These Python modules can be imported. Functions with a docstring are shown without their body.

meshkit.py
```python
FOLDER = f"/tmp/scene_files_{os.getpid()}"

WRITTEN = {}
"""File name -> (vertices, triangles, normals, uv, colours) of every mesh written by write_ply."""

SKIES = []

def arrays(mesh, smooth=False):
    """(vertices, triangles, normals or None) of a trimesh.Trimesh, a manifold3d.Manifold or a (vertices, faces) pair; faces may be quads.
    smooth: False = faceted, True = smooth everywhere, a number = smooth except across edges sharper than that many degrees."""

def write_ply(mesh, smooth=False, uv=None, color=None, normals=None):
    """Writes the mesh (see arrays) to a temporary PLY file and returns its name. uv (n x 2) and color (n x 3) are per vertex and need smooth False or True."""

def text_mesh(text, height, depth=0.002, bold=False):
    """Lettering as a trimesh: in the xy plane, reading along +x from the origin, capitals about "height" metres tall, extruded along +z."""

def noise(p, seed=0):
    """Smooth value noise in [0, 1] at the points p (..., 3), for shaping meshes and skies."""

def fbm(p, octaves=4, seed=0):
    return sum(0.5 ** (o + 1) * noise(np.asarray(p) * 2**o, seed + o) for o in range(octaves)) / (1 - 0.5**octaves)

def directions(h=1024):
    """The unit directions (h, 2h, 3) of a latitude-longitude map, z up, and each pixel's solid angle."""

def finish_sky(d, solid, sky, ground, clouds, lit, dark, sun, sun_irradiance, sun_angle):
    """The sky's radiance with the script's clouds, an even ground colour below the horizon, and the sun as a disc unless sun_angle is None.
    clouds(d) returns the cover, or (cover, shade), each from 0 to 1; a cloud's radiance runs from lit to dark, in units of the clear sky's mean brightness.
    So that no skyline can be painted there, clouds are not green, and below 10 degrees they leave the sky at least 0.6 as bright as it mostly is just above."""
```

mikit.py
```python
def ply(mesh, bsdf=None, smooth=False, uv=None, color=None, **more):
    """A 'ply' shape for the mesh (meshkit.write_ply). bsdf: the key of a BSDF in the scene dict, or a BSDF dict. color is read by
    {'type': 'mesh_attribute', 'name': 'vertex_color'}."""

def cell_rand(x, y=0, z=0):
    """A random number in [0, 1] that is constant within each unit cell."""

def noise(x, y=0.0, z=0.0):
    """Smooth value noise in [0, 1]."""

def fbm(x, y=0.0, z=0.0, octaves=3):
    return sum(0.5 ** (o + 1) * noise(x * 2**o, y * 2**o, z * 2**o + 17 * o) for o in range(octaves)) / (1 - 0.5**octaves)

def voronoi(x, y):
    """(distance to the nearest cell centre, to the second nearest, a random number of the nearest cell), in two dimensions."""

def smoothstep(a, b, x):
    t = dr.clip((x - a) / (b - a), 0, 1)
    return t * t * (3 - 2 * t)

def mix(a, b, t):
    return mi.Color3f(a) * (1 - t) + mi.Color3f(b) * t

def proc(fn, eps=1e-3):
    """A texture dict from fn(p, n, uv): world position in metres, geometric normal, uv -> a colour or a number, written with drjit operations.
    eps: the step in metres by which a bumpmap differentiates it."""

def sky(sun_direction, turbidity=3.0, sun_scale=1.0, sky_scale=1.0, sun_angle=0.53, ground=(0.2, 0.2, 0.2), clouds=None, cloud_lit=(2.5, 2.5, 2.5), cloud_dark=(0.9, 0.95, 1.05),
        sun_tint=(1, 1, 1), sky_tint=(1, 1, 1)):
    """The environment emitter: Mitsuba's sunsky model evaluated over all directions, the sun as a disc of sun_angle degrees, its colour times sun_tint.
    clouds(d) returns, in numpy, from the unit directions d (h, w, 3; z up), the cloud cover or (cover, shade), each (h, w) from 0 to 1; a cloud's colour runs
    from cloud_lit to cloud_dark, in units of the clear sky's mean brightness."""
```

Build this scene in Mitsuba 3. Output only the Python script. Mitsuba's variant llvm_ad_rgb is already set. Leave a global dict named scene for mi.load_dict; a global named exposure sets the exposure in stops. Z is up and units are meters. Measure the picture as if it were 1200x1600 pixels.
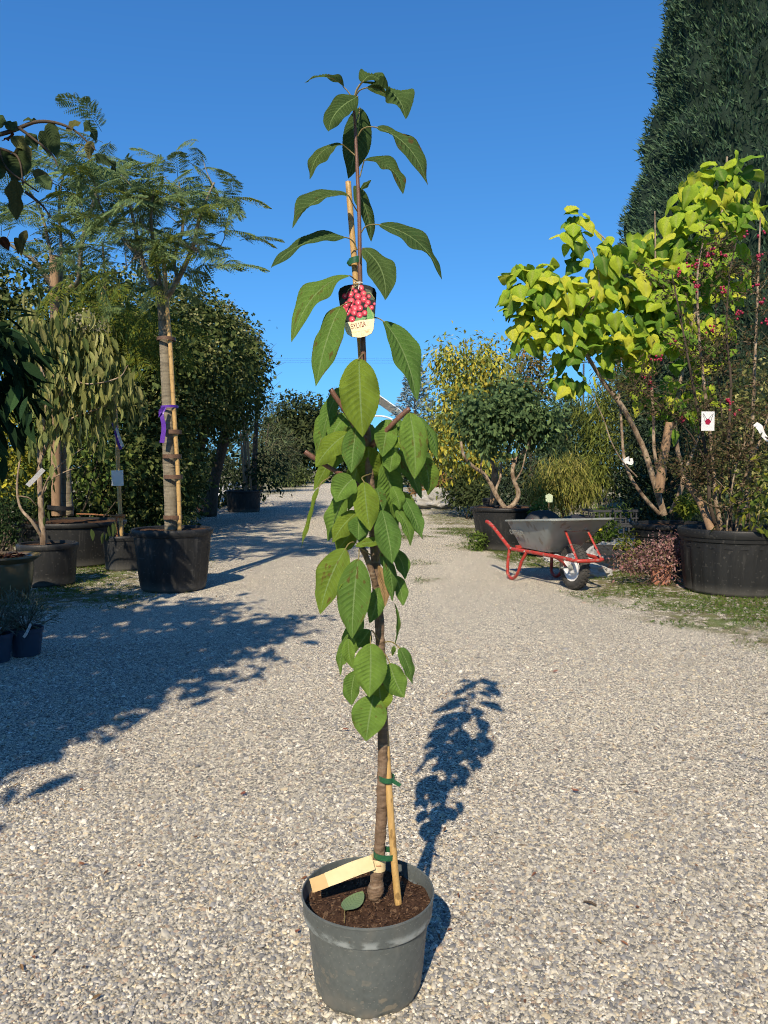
import math
import numpy as np
import trimesh
import drjit as dr
import mitsuba as mi
import mikit
import meshkit

# ---------------------------------------------------------------- camera, sky, exposure
EYE = np.array([0.0, 0.0, 1.1])
PITCH = math.radians(3.24)
FOC = 1200.0
T = mi.ScalarTransform4f
FWD = np.array([0, math.cos(PITCH), -math.sin(PITCH)])
UPV = np.array([0, math.sin(PITCH), math.cos(PITCH)])
SUN = np.array([-0.177, -0.768, 0.616])
exposure = 2.0
scene = {'type': 'scene'}
labels = {}
scene['camera'] = {'type': 'perspective', 'fov': 2 * math.degrees(math.atan(600 / FOC)), 'fov_axis': 'x', 'near_clip': 0.05, 'far_clip': 2000.0,
                   'to_world': T().look_at(origin=EYE.tolist(), target=(EYE + FWD).tolist(), up=[0, 0, 1])}
scene['sky_light'] = mikit.sky(SUN.tolist(), turbidity=2.6, sky_scale=1.0, sky_tint=(0.39, 0.86, 1.28), sun_tint=(0.94, 0.99, 1.06))


# ---------------------------------------------------------------- helpers
def at(px, py, Y):
    """The point of the place, Y metres ahead, that stands where the survey photograph (1200 x 1600) shows (px, py)."""
    d = FWD + np.array([(px - 600) / FOC, 0, 0]) + UPV * ((800 - py) / FOC)
    return EYE + d * (Y / d[1])


def gr(px, py, z=0.0):
    d = FWD + np.array([(px - 600) / FOC, 0, 0]) + UPV * ((800 - py) / FOC)
    return EYE + d * ((z - EYE[2]) / d[2])


def numbered(k):
    if k not in used:
        used.add(k)
        return k
    i = 1
    while f'{k}_{i:03d}' in used:
        i += 1
    used.add(f'{k}_{i:03d}')
    return f'{k}_{i:03d}'


used = set()


def thing(name, label=None, cat=None, group=None, kind=None):
    k = numbered(name)
    d = {}
    if label:
        d['label'] = label
    if cat:
        d['category'] = cat
    if group:
        d['group'] = group
    if kind:
        d['kind'] = kind
    if d:
        labels[k] = d
    return k


def part(parent, name, mesh, bsdf, smooth=False, label=None, kind=None, **kw):
    k = thing(parent + '__' + name, label, kind=kind)
    scene[k] = mesh if isinstance(mesh, dict) else mikit.ply(mesh, bsdf, smooth=smooth, **kw)
    return k


def single(name, mesh, bsdf, label=None, cat=None, smooth=False, group=None, kind=None, **kw):
    k = thing(name, label, cat, group, kind)
    scene[k] = mikit.ply(mesh, bsdf, smooth=smooth, **kw)
    return k


def unit(v):
    v = np.asarray(v, float)
    return v / np.maximum(np.linalg.norm(v, axis=-1, keepdims=True), 1e-12)


def smooth_path(p, per=6):
    """Catmull-Rom through the points."""
    p = np.asarray(p, float)
    if len(p) < 3:
        t = np.linspace(0, 1, per + 1)[:, None]
        return p[0] * (1 - t) + p[-1] * t
    q = np.vstack([2 * p[0] - p[1], p, 2 * p[-1] - p[-2]])
    out = []
    for i in range(len(p) - 1):
        a, b, c, d = q[i:i + 4]
        t = np.linspace(0, 1, per, endpoint=False)[:, None]
        out.append(0.5 * (2 * b + (c - a) * t + (2 * a - 5 * b + 4 * c - d) * t ** 2 + (3 * b - a - 3 * c + d) * t ** 3))
    out.append(p[-1:])
    return np.vstack(out)


def tube(path, radii, sides=8, per=6, wob=0.0, seed=0, squash=None):
    path = np.asarray(path, float)
    radii = np.broadcast_to(np.asarray(radii, float), (len(path),)) if np.ndim(radii) else np.full(len(path), float(radii))
    p = smooth_path(path, per)
    r = np.interp(np.linspace(0, len(path) - 1, len(p)), np.arange(len(path)), radii)
    tan = unit(np.gradient(p, axis=0))
    up = np.array([0.31, 0.2, 0.93]) if abs(tan[0][2]) < 0.8 else np.array([0.9, 0.35, 0.2])
    u = unit(np.cross(tan[0], up))
    a = np.arange(sides) * 2 * math.pi / sides
    V = []
    rng = np.random.default_rng(seed)
    for i in range(len(p)):
        u = unit(u - tan[i] * (u @ tan[i]))
        w = np.cross(tan[i], u)
        rr = r[i] * (1 + wob * (rng.random(sides) - 0.5)) if wob else r[i]
        sq = squash or 1.0
        V.append(p[i] + (np.cos(a) * rr)[:, None] * u + (np.sin(a) * rr * sq)[:, None] * w)
    V = np.vstack(V + [p[:1], p[-1:]])
    i, j = np.arange(len(p) - 1)[:, None] * sides, np.arange(sides)
    k = (j + 1) % sides
    F = np.stack([i + j, i + k, i + sides + k, i + j, i + sides + k, i + sides + j], -1).reshape(-1, 3)
    n = len(p) * sides
    e = (len(p) - 1) * sides
    F = np.vstack([F, np.stack([k, j, j * 0 + n], 1), np.stack([e + j, e + k, j * 0 + n + 1], 1)])
    return V, F


def join(ms):
    V, F, o = [], [], 0
    for m in ms:
        v, f = (m.vertices, m.faces) if hasattr(m, 'vertices') else m
        v, f = np.asarray(v, float), np.asarray(f, int)
        if f.shape[1] == 4:
            f = np.vstack([f[:, [0, 1, 2]], f[:, [0, 2, 3]]])
        V.append(v)
        F.append(f + o)
        o += len(v)
    return np.vstack(V), np.vstack(F)


def moved(m, M):
    v, f = (m.vertices, m.faces) if hasattr(m, 'vertices') else m
    return np.asarray(v) @ np.asarray(M)[:3, :3].T + np.asarray(M)[:3, 3], np.asarray(f)


def frame(o, x, y, z):
    M = np.eye(4)
    M[:3, 0], M[:3, 1], M[:3, 2], M[:3, 3] = x, y, z, o
    return M


def rotz(a, o=(0, 0, 0)):
    c, s = math.cos(a), math.sin(a)
    return frame(o, [c, s, 0], [-s, c, 0], [0, 0, 1])


def box(sx, sy, sz, c=(0, 0, 0), bevel=0.0):
    if bevel:
        b = bevel
        pts = [[x * (sx / 2 - (b if k != 0 else 0)), y * (sy / 2 - (b if k != 1 else 0)), z * (sz / 2 - (b if k != 2 else 0))]
               for x in (-1, 1) for y in (-1, 1) for z in (-1, 1) for k in range(3)]
        m = trimesh.convex.convex_hull(np.array(pts))
        return np.array(m.vertices) + c, np.array(m.faces)
    m = trimesh.creation.box((sx, sy, sz))
    return np.array(m.vertices) + c, np.array(m.faces)


def lathe(prof, n=48, c=(0, 0, 0), flute=None):
    """Turned shape from (radius, height) pairs; flute(angle, radius, height) scales the radius."""
    prof = np.asarray(prof, float)
    a = np.arange(n) * 2 * math.pi / n
    R = np.repeat(prof[:, :1], n, 1)
    if flute is not None:
        R = R * flute(a[None, :], prof[:, :1], prof[:, 1:])
    V = np.stack([R * np.cos(a), R * np.sin(a), np.repeat(prof[:, 1:], n, 1)], -1).reshape(-1, 3) + np.asarray(c)
    i, j = np.arange(len(prof) - 1)[:, None] * n, np.arange(n)
    k = (j + 1) % n
    return V, np.stack([i + j, i + k, i + n + k, i + j, i + n + k, i + n + j], -1).reshape(-1, 3)


def disk(r, n, c, rings=8, amp=0.0, seed=0, freq=12):
    rr = np.linspace(0, 1, rings + 1)[1:]
    a = np.arange(n) * 2 * math.pi / n
    V = np.vstack([[[0, 0, 0]], np.stack([(rr[:, None] * np.cos(a)).ravel() * r, (rr[:, None] * np.sin(a)).ravel() * r, np.zeros(rings * n)], 1)])
    V = V + np.asarray(c, float)
    V[:, 2] += amp * (meshkit.fbm(V * freq, 3, seed) - 0.5) * 2
    j = np.arange(n)
    k = (j + 1) % n
    F = [np.stack([j * 0, 1 + j, 1 + k], 1)]
    for q in range(rings - 1):
        b, d = 1 + q * n, 1 + (q + 1) * n
        F += [np.stack([b + j, d + j, d + k], 1), np.stack([b + j, d + k, b + k], 1)]
    return V, np.vstack(F)


def leaves(P, D, N, L, W, col, k=2, fold=0.3, droop=0.0, prof=None):
    """Many small folded leaves as one mesh with a colour per vertex: base P, axis D, upper side N, length L, width W."""
    n = len(P)
    D = unit(D)
    N = unit(N - D * (N * D).sum(1, keepdims=True))
    S = np.cross(D, N)
    L, W = np.broadcast_to(L, (n,))[:, None], np.broadcast_to(W, (n,))[:, None]
    fold = np.broadcast_to(fold, (n,))[:, None]
    prof = prof or (lambda t: math.sin(math.pi * t ** 0.85))
    rows = [P]
    for i in range(1, k):
        t = i / k
        c = P + D * L * t + np.array([0, 0, -1.0]) * droop * L * t * t
        e, h = W / 2 * prof(t) * np.cos(fold), W / 2 * prof(t) * np.sin(fold)
        rows += [c + S * e + N * h, c, c - S * e + N * h]
    rows.append(P + D * L + np.array([0, 0, -1.0]) * droop * L)
    m = len(rows)
    V = np.stack(rows, 1).reshape(-1, 3)
    f = [[0, 2, 1], [0, 3, 2]]
    for i in range(k - 2):
        b = 1 + 3 * i
        f += [[b, b + 1, b + 4], [b, b + 4, b + 3], [b + 1, b + 2, b + 5], [b + 1, b + 5, b + 4]]
    b = 1 + 3 * (k - 2)
    f += [[b, b + 1, m - 1], [b + 1, b + 2, m - 1]]
    F = (np.arange(n)[:, None, None] * m + np.array(f)).reshape(-1, 3)
    return (V, F), np.repeat(np.clip(col, 0.002, 0.95), m, 0)


def clumps(rng, blobs, count, per, spread, shell=0.7, rough=0.3, flat=1.0):
    """Points gathered in tufts near the skins of ellipsoids (cx, cy, cz, rx, ry, rz): positions, outward directions, tuft number."""
    blobs = np.asarray(blobs, float)
    vol = (blobs[:, 3] * blobs[:, 4] * blobs[:, 5]) ** (2 / 3)
    b = blobs[rng.choice(len(blobs), count, p=vol / vol.sum())]
    d = unit(rng.normal(size=(count, 3)))
    s = (shell + (1 - shell) * rng.random(count)) * (1 + rough * (rng.random(count) - 0.5) * 2)
    C = b[:, :3] + d * b[:, 3:] * s[:, None]
    O = unit(d / b[:, 3:])
    i = np.repeat(np.arange(count), per)
    off = rng.normal(size=(count * per, 3)) * spread * np.array([1, 1, flat])
    out = unit(O[i] * 1.2 + unit(off) * 0.9)
    return C[i] + off, out, i


def palette(rng, cols, tuft, n, tuft_var=0.35, leaf_var=0.25):
    cols = np.asarray(cols, float)
    pick = rng.integers(0, len(cols), n)
    mix = rng.random((n, 1))
    c = cols[pick] * mix + cols[rng.integers(0, len(cols), n)] * (1 - mix)
    m = int(tuft.max()) + 1
    return c * (1 + tuft_var * (rng.random(m)[tuft] - 0.5) * 2)[:, None] * (1 + leaf_var * (rng.random(n) - 0.5) * 2)[:, None]


def crown(parent, seed, blobs, count, per, spread, L, W, cols, name='crown', bsdf='leaf_mat', k=2, shell=0.7, rough=0.3, hang=0.3, outw=0.6, face=0.5, fold=0.3,
          droop=0.1, flat=1.0, tuft_var=0.35, leaf_var=0.25, keep=None, kind=None, zmin=0.02, prof=None, label=None):
    rng = np.random.default_rng(seed)
    P, O, tuft = clumps(rng, blobs, count, per, spread, shell, rough, flat)
    m = P[:, 2] > zmin
    if keep is not None:
        m &= keep(P)
    P, O, tuft = P[m], O[m], tuft[m]
    n = len(P)
    r = unit(rng.normal(size=(n, 3)))
    D = unit(O * outw + r * 0.8 + np.array([0, 0, -1.0]) * hang)
    N = unit(O * face + np.array([0, 0, 0.55]) + unit(rng.normal(size=(n, 3))) * 0.55)
    l = L * (0.65 + 0.7 * rng.random(n))
    mesh, c = leaves(P, D, N, l, l * (W / L) * (0.8 + 0.4 * rng.random(n)), palette(rng, cols, tuft, n, tuft_var, leaf_var), k, fold, droop, prof)
    return part(parent, name, mesh, bsdf, smooth=False, color=c, kind=kind, label=label)


def curve_pts(px):
    """[(px, py, Y), ...] -> points."""
    return np.array([at(*q) for q in px])


def twigs(rng, path, n, length, radius, up=0.3, t0=0.3, sides=4, outward=None):
    """Short side shoots along a path; returns (meshes, tip paths)."""
    p = smooth_path(path, 8)
    ms, tips = [], []
    for _ in range(n):
        i = int((t0 + (1 - t0) * rng.random()) * (len(p) - 1))
        d = unit(rng.normal(size=3) * [1, 1, 0.5] + [0, 0, up] + (0 if outward is None else outward))
        l = length * (0.5 + 0.8 * rng.random())
        q = [p[i], p[i] + d * l * 0.5 + rng.normal(size=3) * l * 0.05, p[i] + d * l + np.array([0, 0, up * 0.25 * l])]
        ms.append(tube(q, [radius, radius * 0.7, radius * 0.35], sides, 3))
        tips.append(np.array(q))
    return ms, tips


def along(rng, paths, n):
    """n random points on the paths: positions and directions."""
    i = rng.integers(0, len(paths), n)
    t = rng.random(n) ** 0.8
    A = np.array([q[0] for q in paths])[i]
    B = np.array([q[1] for q in paths])[i]
    C = np.array([q[-1] for q in paths])[i]
    t = t[:, None]
    return A * (1 - t) ** 2 + B * 2 * t * (1 - t) + C * t * t, unit(C - A)


# ---------------------------------------------------------------- materials
def attr():
    return {'type': 'mesh_attribute', 'name': 'vertex_color'}


def two(b):
    return {'type': 'twosided', 'bsdf': b}


def prin(col, rough=0.6, **kw):
    c = col if isinstance(col, dict) else {'type': 'rgb', 'value': list(col)}
    return {'type': 'principled', 'base_color': c, 'roughness': rough, **kw}


def mat(name, b):
    scene[name] = b


mat('leaf_mat', {'type': 'principledthin', 'base_color': attr(), 'roughness': 0.6, 'diff_trans': 0.7, 'eta': 1.4})
mat('glossy_leaf_mat', {'type': 'principledthin', 'base_color': attr(), 'roughness': 0.4, 'diff_trans': 0.35, 'eta': 1.45})
mat('needle_mat', two(prin(attr(), 0.7, specular=0.3)))
mat('stone_mat', two(prin(attr(), 0.75, specular=0.35)))


def cherry_leaf_colour(p, n, uv):
    k = dr.floor((uv.x + 2) / 4)
    s = uv.x - 4 * k
    t = uv.y
    r1, r2, r3 = mikit.cell_rand(k, 3), mikit.cell_rand(k, 7), mikit.cell_rand(k, 11)
    c = mikit.mix((0.100, 0.195, 0.045), (0.170, 0.285, 0.052), r1)
    c = mikit.mix(c, (0.19, 0.26, 0.03), mikit.smoothstep(0.72, 1.0, r2) * 0.8)
    m = mikit.fbm(s * 3 + k * 5.3, t * 5, k, 3)
    c = mikit.mix(c, mikit.mix((0.045, 0.085, 0.034), (0.075, 0.120, 0.042), r1), dr.select(k > 500, 0.85, 0.0))  # darker tone on the topmost leaves stands in for grazing sun
    c = c * (0.75 + 0.5 * m)
    a = dr.abs(s)
    w = (t - a * 0.17) * 13.0
    f = dr.abs(w - dr.floor(w) - 0.5)
    vein = (1 - mikit.smoothstep(0.0, 0.10, f)) * (1 - mikit.smoothstep(0.75, 1.0, a)) * 0.35
    mid = 1 - mikit.smoothstep(0.02, 0.065, a)
    c = mikit.mix(c, (0.24, 0.34, 0.13), dr.maximum(vein, mid * 0.85))
    blot = mikit.smoothstep(0.66, 0.76, mikit.fbm(s * 4 + k * 2.1, t * 9, k + 40, 3)) * mikit.smoothstep(0.35, 0.8, r3)
    c = mikit.mix(c, (0.14, 0.07, 0.03), blot * 0.7)
    edge = mikit.smoothstep(0.9, 1.0, a) * mikit.smoothstep(0.5, 0.8, mikit.noise(t * 6, k)) * r3
    return mikit.mix(c, (0.10, 0.04, 0.02), edge * 0.7)


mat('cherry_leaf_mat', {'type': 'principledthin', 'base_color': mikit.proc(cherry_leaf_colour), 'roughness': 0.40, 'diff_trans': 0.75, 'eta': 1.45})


def bark_brown(p, n, uv):
    f = mikit.fbm(p.x * 60, p.y * 60, p.z * 110, 4)
    c = mikit.mix((0.060, 0.038, 0.025), (0.28, 0.19, 0.125), f)
    return mikit.mix(c, (0.28, 0.22, 0.16), mikit.smoothstep(0.68, 0.8, mikit.noise(p.x * 40, p.y * 40, p.z * 190)) * 0.6)


mat('brown_bark', {'type': 'bumpmap', 'b': mikit.proc(lambda p, n, uv: mikit.fbm(p.x * 70, p.y * 70, p.z * 130, 3), 5e-4), 'scale': 0.006,
                   'bsdf': two(prin(mikit.proc(bark_brown), 0.75))})


def bark_red(p, n, uv):
    return mikit.mix((0.10, 0.045, 0.030), (0.22, 0.115, 0.08), mikit.fbm(p.x * 200, p.y * 200, p.z * 60, 3))


mat('shoot_bark', two(prin(mikit.proc(bark_red), 0.45)))


def bark_grey(p, n, uv):
    f = mikit.fbm(p.x * 16, p.y * 16, p.z * 9, 4)
    ring = mikit.smoothstep(0.55, 0.75, mikit.noise(p.x * 5, p.y * 5, p.z * 55))
    c = mikit.mix((0.13, 0.11, 0.075), (0.30, 0.26, 0.185), f)
    return c * (1 - 0.3 * ring)


mat('grey_bark', {'type': 'bumpmap', 'b': mikit.proc(lambda p, n, uv: mikit.fbm(p.x * 18, p.y * 18, p.z * 70, 3), 2e-3), 'scale': 0.01,
                  'bsdf': two(prin(mikit.proc(bark_grey), 0.8))})


def bark_pale(p, n, uv):
    f = mikit.fbm(p.x * 25, p.y * 25, p.z * 14, 4)
    return mikit.mix((0.15, 0.10, 0.062), (0.40, 0.31, 0.215), mikit.smoothstep(0.25, 0.75, f))


mat('pale_bark', two(prin(mikit.proc(bark_pale), 0.8)))
mat('dark_bark', two(prin(mikit.proc(lambda p, n, uv: mikit.mix((0.03, 0.022, 0.016), (0.11, 0.08, 0.055), mikit.fbm(p.x * 20, p.y * 20, p.z * 12, 3))), 0.85)))


def bamboo_colour(p, n, uv):
    f = mikit.fbm(p.x * 220, p.y * 220, p.z * 18, 3)
    node = mikit.smoothstep(0.9, 1.0, dr.abs(p.z * 6.2 - dr.floor(p.z * 6.2) - 0.5) * 2)
    c = mikit.mix((0.42, 0.25, 0.085), (0.62, 0.42, 0.17), f)
    c = mikit.mix(c, (0.20, 0.11, 0.04), node * 0.5)
    return mikit.mix(c, (0.12, 0.07, 0.03), mikit.smoothstep(0.70, 0.82, mikit.noise(p.x * 130, p.y * 130, p.z * 45)) * 0.6)


mat('bamboo_mat', two(prin(mikit.proc(bamboo_colour), 0.45)))


def wood_colour(p, n, uv):
    return mikit.mix((0.16, 0.095, 0.055), (0.40, 0.26, 0.15), mikit.fbm(p.x * 45, p.y * 45, p.z * 3.5, 4))


mat('wood_mat', two(prin(mikit.proc(wood_colour), 0.8)))


def pot_grey(p, n, uv):
    f = mikit.fbm(p.x * 9, p.y * 9, p.z * 9, 4)
    fine = mikit.fbm(p.x * 150, p.y * 150, p.z * 90, 3)
    c = mikit.mix((0.078, 0.092, 0.094), (0.122, 0.138, 0.138), f) * (0.82 + 0.36 * fine)
    c = mikit.mix(c, (0.20, 0.18, 0.15), mikit.smoothstep(0.07, 0.0, p.z) * mikit.smoothstep(0.35, 0.75, mikit.fbm(p.x * 30, p.y * 30, p.z * 30, 3)) * 0.6)
    c = mikit.mix(c, (0.19, 0.18, 0.16), mikit.smoothstep(0.56, 0.78, mikit.noise(p.x * 34, p.y * 34, p.z * 3.0)) * mikit.smoothstep(0.45, 0.7, mikit.fbm(p.x * 12, p.y * 12, p.z * 9, 3)) * 0.55)
    c = mikit.mix(c, (0.24, 0.21, 0.16), mikit.smoothstep(0.66, 0.74, mikit.fbm(p.x * 48, p.y * 48, p.z * 48, 3)) * mikit.smoothstep(0.16, 0.0, p.z) * 0.7)
    lime = mikit.smoothstep(0.016, 0.0, dr.abs(p.z - 0.166)) * mikit.smoothstep(0.38, 0.66, mikit.fbm(p.x * 38, p.y * 38, p.z * 60, 4))
    c = mikit.mix(c, (0.33, 0.37, 0.38), lime * 0.75)
    sp = mikit.smoothstep(0.80, 0.86, mikit.noise(p.x * 260, p.y * 260, p.z * 260))
    return mikit.mix(c, (0.22, 0.22, 0.20), sp * 0.35)


mat('grey_plastic', two(prin(mikit.proc(pot_grey), 0.48, specular=0.4)))


def pot_black(p, n, uv):
    f = mikit.fbm(p.x * 4, p.y * 4, p.z * 2.5, 4)
    st = mikit.fbm(p.x * 35, p.y * 35, p.z * 3, 3)
    c = mikit.mix((0.010, 0.011, 0.012), (0.028, 0.029, 0.030), f)
    c = mikit.mix(c, (0.11, 0.105, 0.095), mikit.smoothstep(0.56, 0.9, st) * 0.35)
    sp = mikit.smoothstep(0.78, 0.85, mikit.noise(p.x * 55, p.y * 55, p.z * 55))
    return mikit.mix(c, (0.22, 0.21, 0.19), sp * 0.12 + mikit.smoothstep(0.12, 0.0, p.z) * 0.35)


mat('black_plastic', two(prin(mikit.proc(pot_black), 0.5, specular=0.35)))


def soil_colour(p, n, uv):
    f = mikit.fbm(p.x * 120, p.y * 120, p.z * 120, 4)
    c = mikit.mix((0.018, 0.010, 0.007), (0.095, 0.055, 0.036), f)
    return mikit.mix(c, (0.20, 0.13, 0.08), mikit.smoothstep(0.72, 0.8, mikit.noise(p.x * 210, p.y * 90, p.z * 90)) * 0.6)


mat('soil_mat', {'type': 'bumpmap', 'b': mikit.proc(lambda p, n, uv: mikit.fbm(p.x * 130, p.y * 130, p.z * 130, 3), 1e-3), 'scale': 0.012, 'bsdf': two(prin(mikit.proc(soil_colour), 0.95, specular=0.1))})
mat('terracotta_mat', two(prin(mikit.proc(lambda p, n, uv: mikit.mix((0.34, 0.12, 0.075), (0.55, 0.27, 0.19), mikit.fbm(p.x * 22, p.y * 22, p.z * 22, 4))), 0.85)))
mat('glazed_mat', two(prin(mikit.proc(lambda p, n, uv: mikit.mix((0.055, 0.040, 0.020), (0.20, 0.15, 0.075), mikit.fbm(p.x * 5, p.y * 5, p.z * 12, 4))), 0.25, specular=0.6)))
mat('blue_plastic', two(prin((0.030, 0.050, 0.085), 0.5)))


def red_paint(p, n, uv):
    f = mikit.fbm(p.x * 25, p.y * 25, p.z * 25, 4)
    c = mikit.mix((0.33, 0.030, 0.022), (0.48, 0.060, 0.045), f)
    return mikit.mix(c, (0.26, 0.20, 0.16), mikit.smoothstep(0.58, 0.70, mikit.fbm(p.x * 40, p.y * 40, p.z * 40, 3)) * 0.8)


mat('red_mat', two(prin(mikit.proc(red_paint), 0.4)))


def zinc(p, n, uv):
    f = mikit.fbm(p.x * 8, p.y * 8, p.z * 8, 4)
    c = mikit.mix((0.21, 0.23, 0.215), (0.39, 0.41, 0.38), f)
    return mikit.mix(c, (0.17, 0.13, 0.09), mikit.smoothstep(0.58, 0.75, mikit.fbm(p.x * 20, p.y * 20, p.z * 7, 3)) * 0.6)


mat('zinc_mat', two(prin(mikit.proc(zinc), 0.5, metallic=0.1)))
mat('rubber_mat', two(prin(mikit.proc(lambda p, n, uv: mikit.mix((0.018, 0.018, 0.018), (0.09, 0.085, 0.078), mikit.fbm(p.x * 30, p.y * 30, p.z * 30, 3))), 0.8)))
mat('white_mat', two(prin(mikit.proc(lambda p, n, uv: mikit.mix((0.62, 0.63, 0.64), (0.80, 0.80, 0.79), mikit.fbm(p.x * 15, p.y * 15, p.z * 15, 3))), 0.5)))
mat('cream_tag_mat', two(prin(mikit.proc(lambda p, n, uv: mikit.mix((0.72, 0.56, 0.30), (0.80, 0.68, 0.42), mikit.fbm(p.x * 30, p.y * 30, p.z * 30, 3))), 0.5)))
mat('tan_tag_mat', two(prin((0.60, 0.42, 0.20), 0.5)))
mat('green_tape', two(prin(mikit.proc(lambda p, n, uv: mikit.mix((0.012, 0.075, 0.035), (0.03, 0.13, 0.06), mikit.fbm(p.x * 90, p.y * 90, p.z * 90, 2))), 0.35)))
mat('purple_tape', two(prin((0.11, 0.035, 0.33), 0.35)))
mat('brown_tape', two(prin((0.13, 0.075, 0.045), 0.5)))
mat('black_rubber', two(prin((0.012, 0.012, 0.013), 0.5)))
mat('black_metal', two(prin((0.05, 0.052, 0.055), 0.5)))
mat('ink_mat', two(prin((0.28, 0.05, 0.02), 0.6)))
mat('fibre_mat', two(prin((0.28, 0.12, 0.05), 0.9)))
mat('print_mat', two(prin(attr(), 0.5, specular=0.2)))
mat('cream_print', two(prin((0.78, 0.64, 0.38), 0.4)))
mat('soot_print', two(prin((0.012, 0.016, 0.018), 0.6, specular=0.15)))


# ground cover: one function of the place, shared by the ground's material and the grass that grows on it
def verge_np(x, y):
    nz = lambda a, b, c=0.0: meshkit.noise(np.stack([a + 1e6, b + 1e6, np.zeros_like(a) + c + 1e6], -1))
    f = (nz(x * 1.7, y * 1.7) * 0.5 + nz(x * 3.4, y * 3.4, 17) * 0.25 + nz(x * 6.8, y * 6.8, 34) * 0.125 + nz(x * 13.6, y * 13.6, 51) * 0.0625) / 0.9375
    r = x - (0.78 + np.maximum(0, 0.27 * (10.3 - y)))
    l = np.where(y > 5.9, np.where(y > 9.5, -4.3, -2.0) - x, -9.0)
    m = 0.42 - 1.1 * np.abs(x - 0.35) - 0.12 * np.maximum(0, 13 - y)
    d = np.maximum(np.maximum(r, l), m)
    return np.clip((np.clip(0.35 + d * 0.6, 0, 0.8) + f * 1.3 - 1.0) / 0.36, 0, 1)


def verge(x, y):
    f = mikit.fbm(x * 1.7, y * 1.7, 0.0, 4)
    r = x - (0.78 + dr.maximum(0, 0.27 * (10.3 - y)))
    l = dr.select(y > 5.9, dr.select(y > 9.5, -4.3, -2.0) - x, -9.0)
    m = 0.42 - 1.1 * dr.abs(x - 0.35) - 0.12 * dr.maximum(0, 13 - y)
    d = dr.maximum(dr.maximum(r, l), m)
    return dr.clip((dr.clip(0.35 + d * 0.6, 0, 0.8) + f * 1.3 - 1.0) / 0.36, 0, 1)


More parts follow.
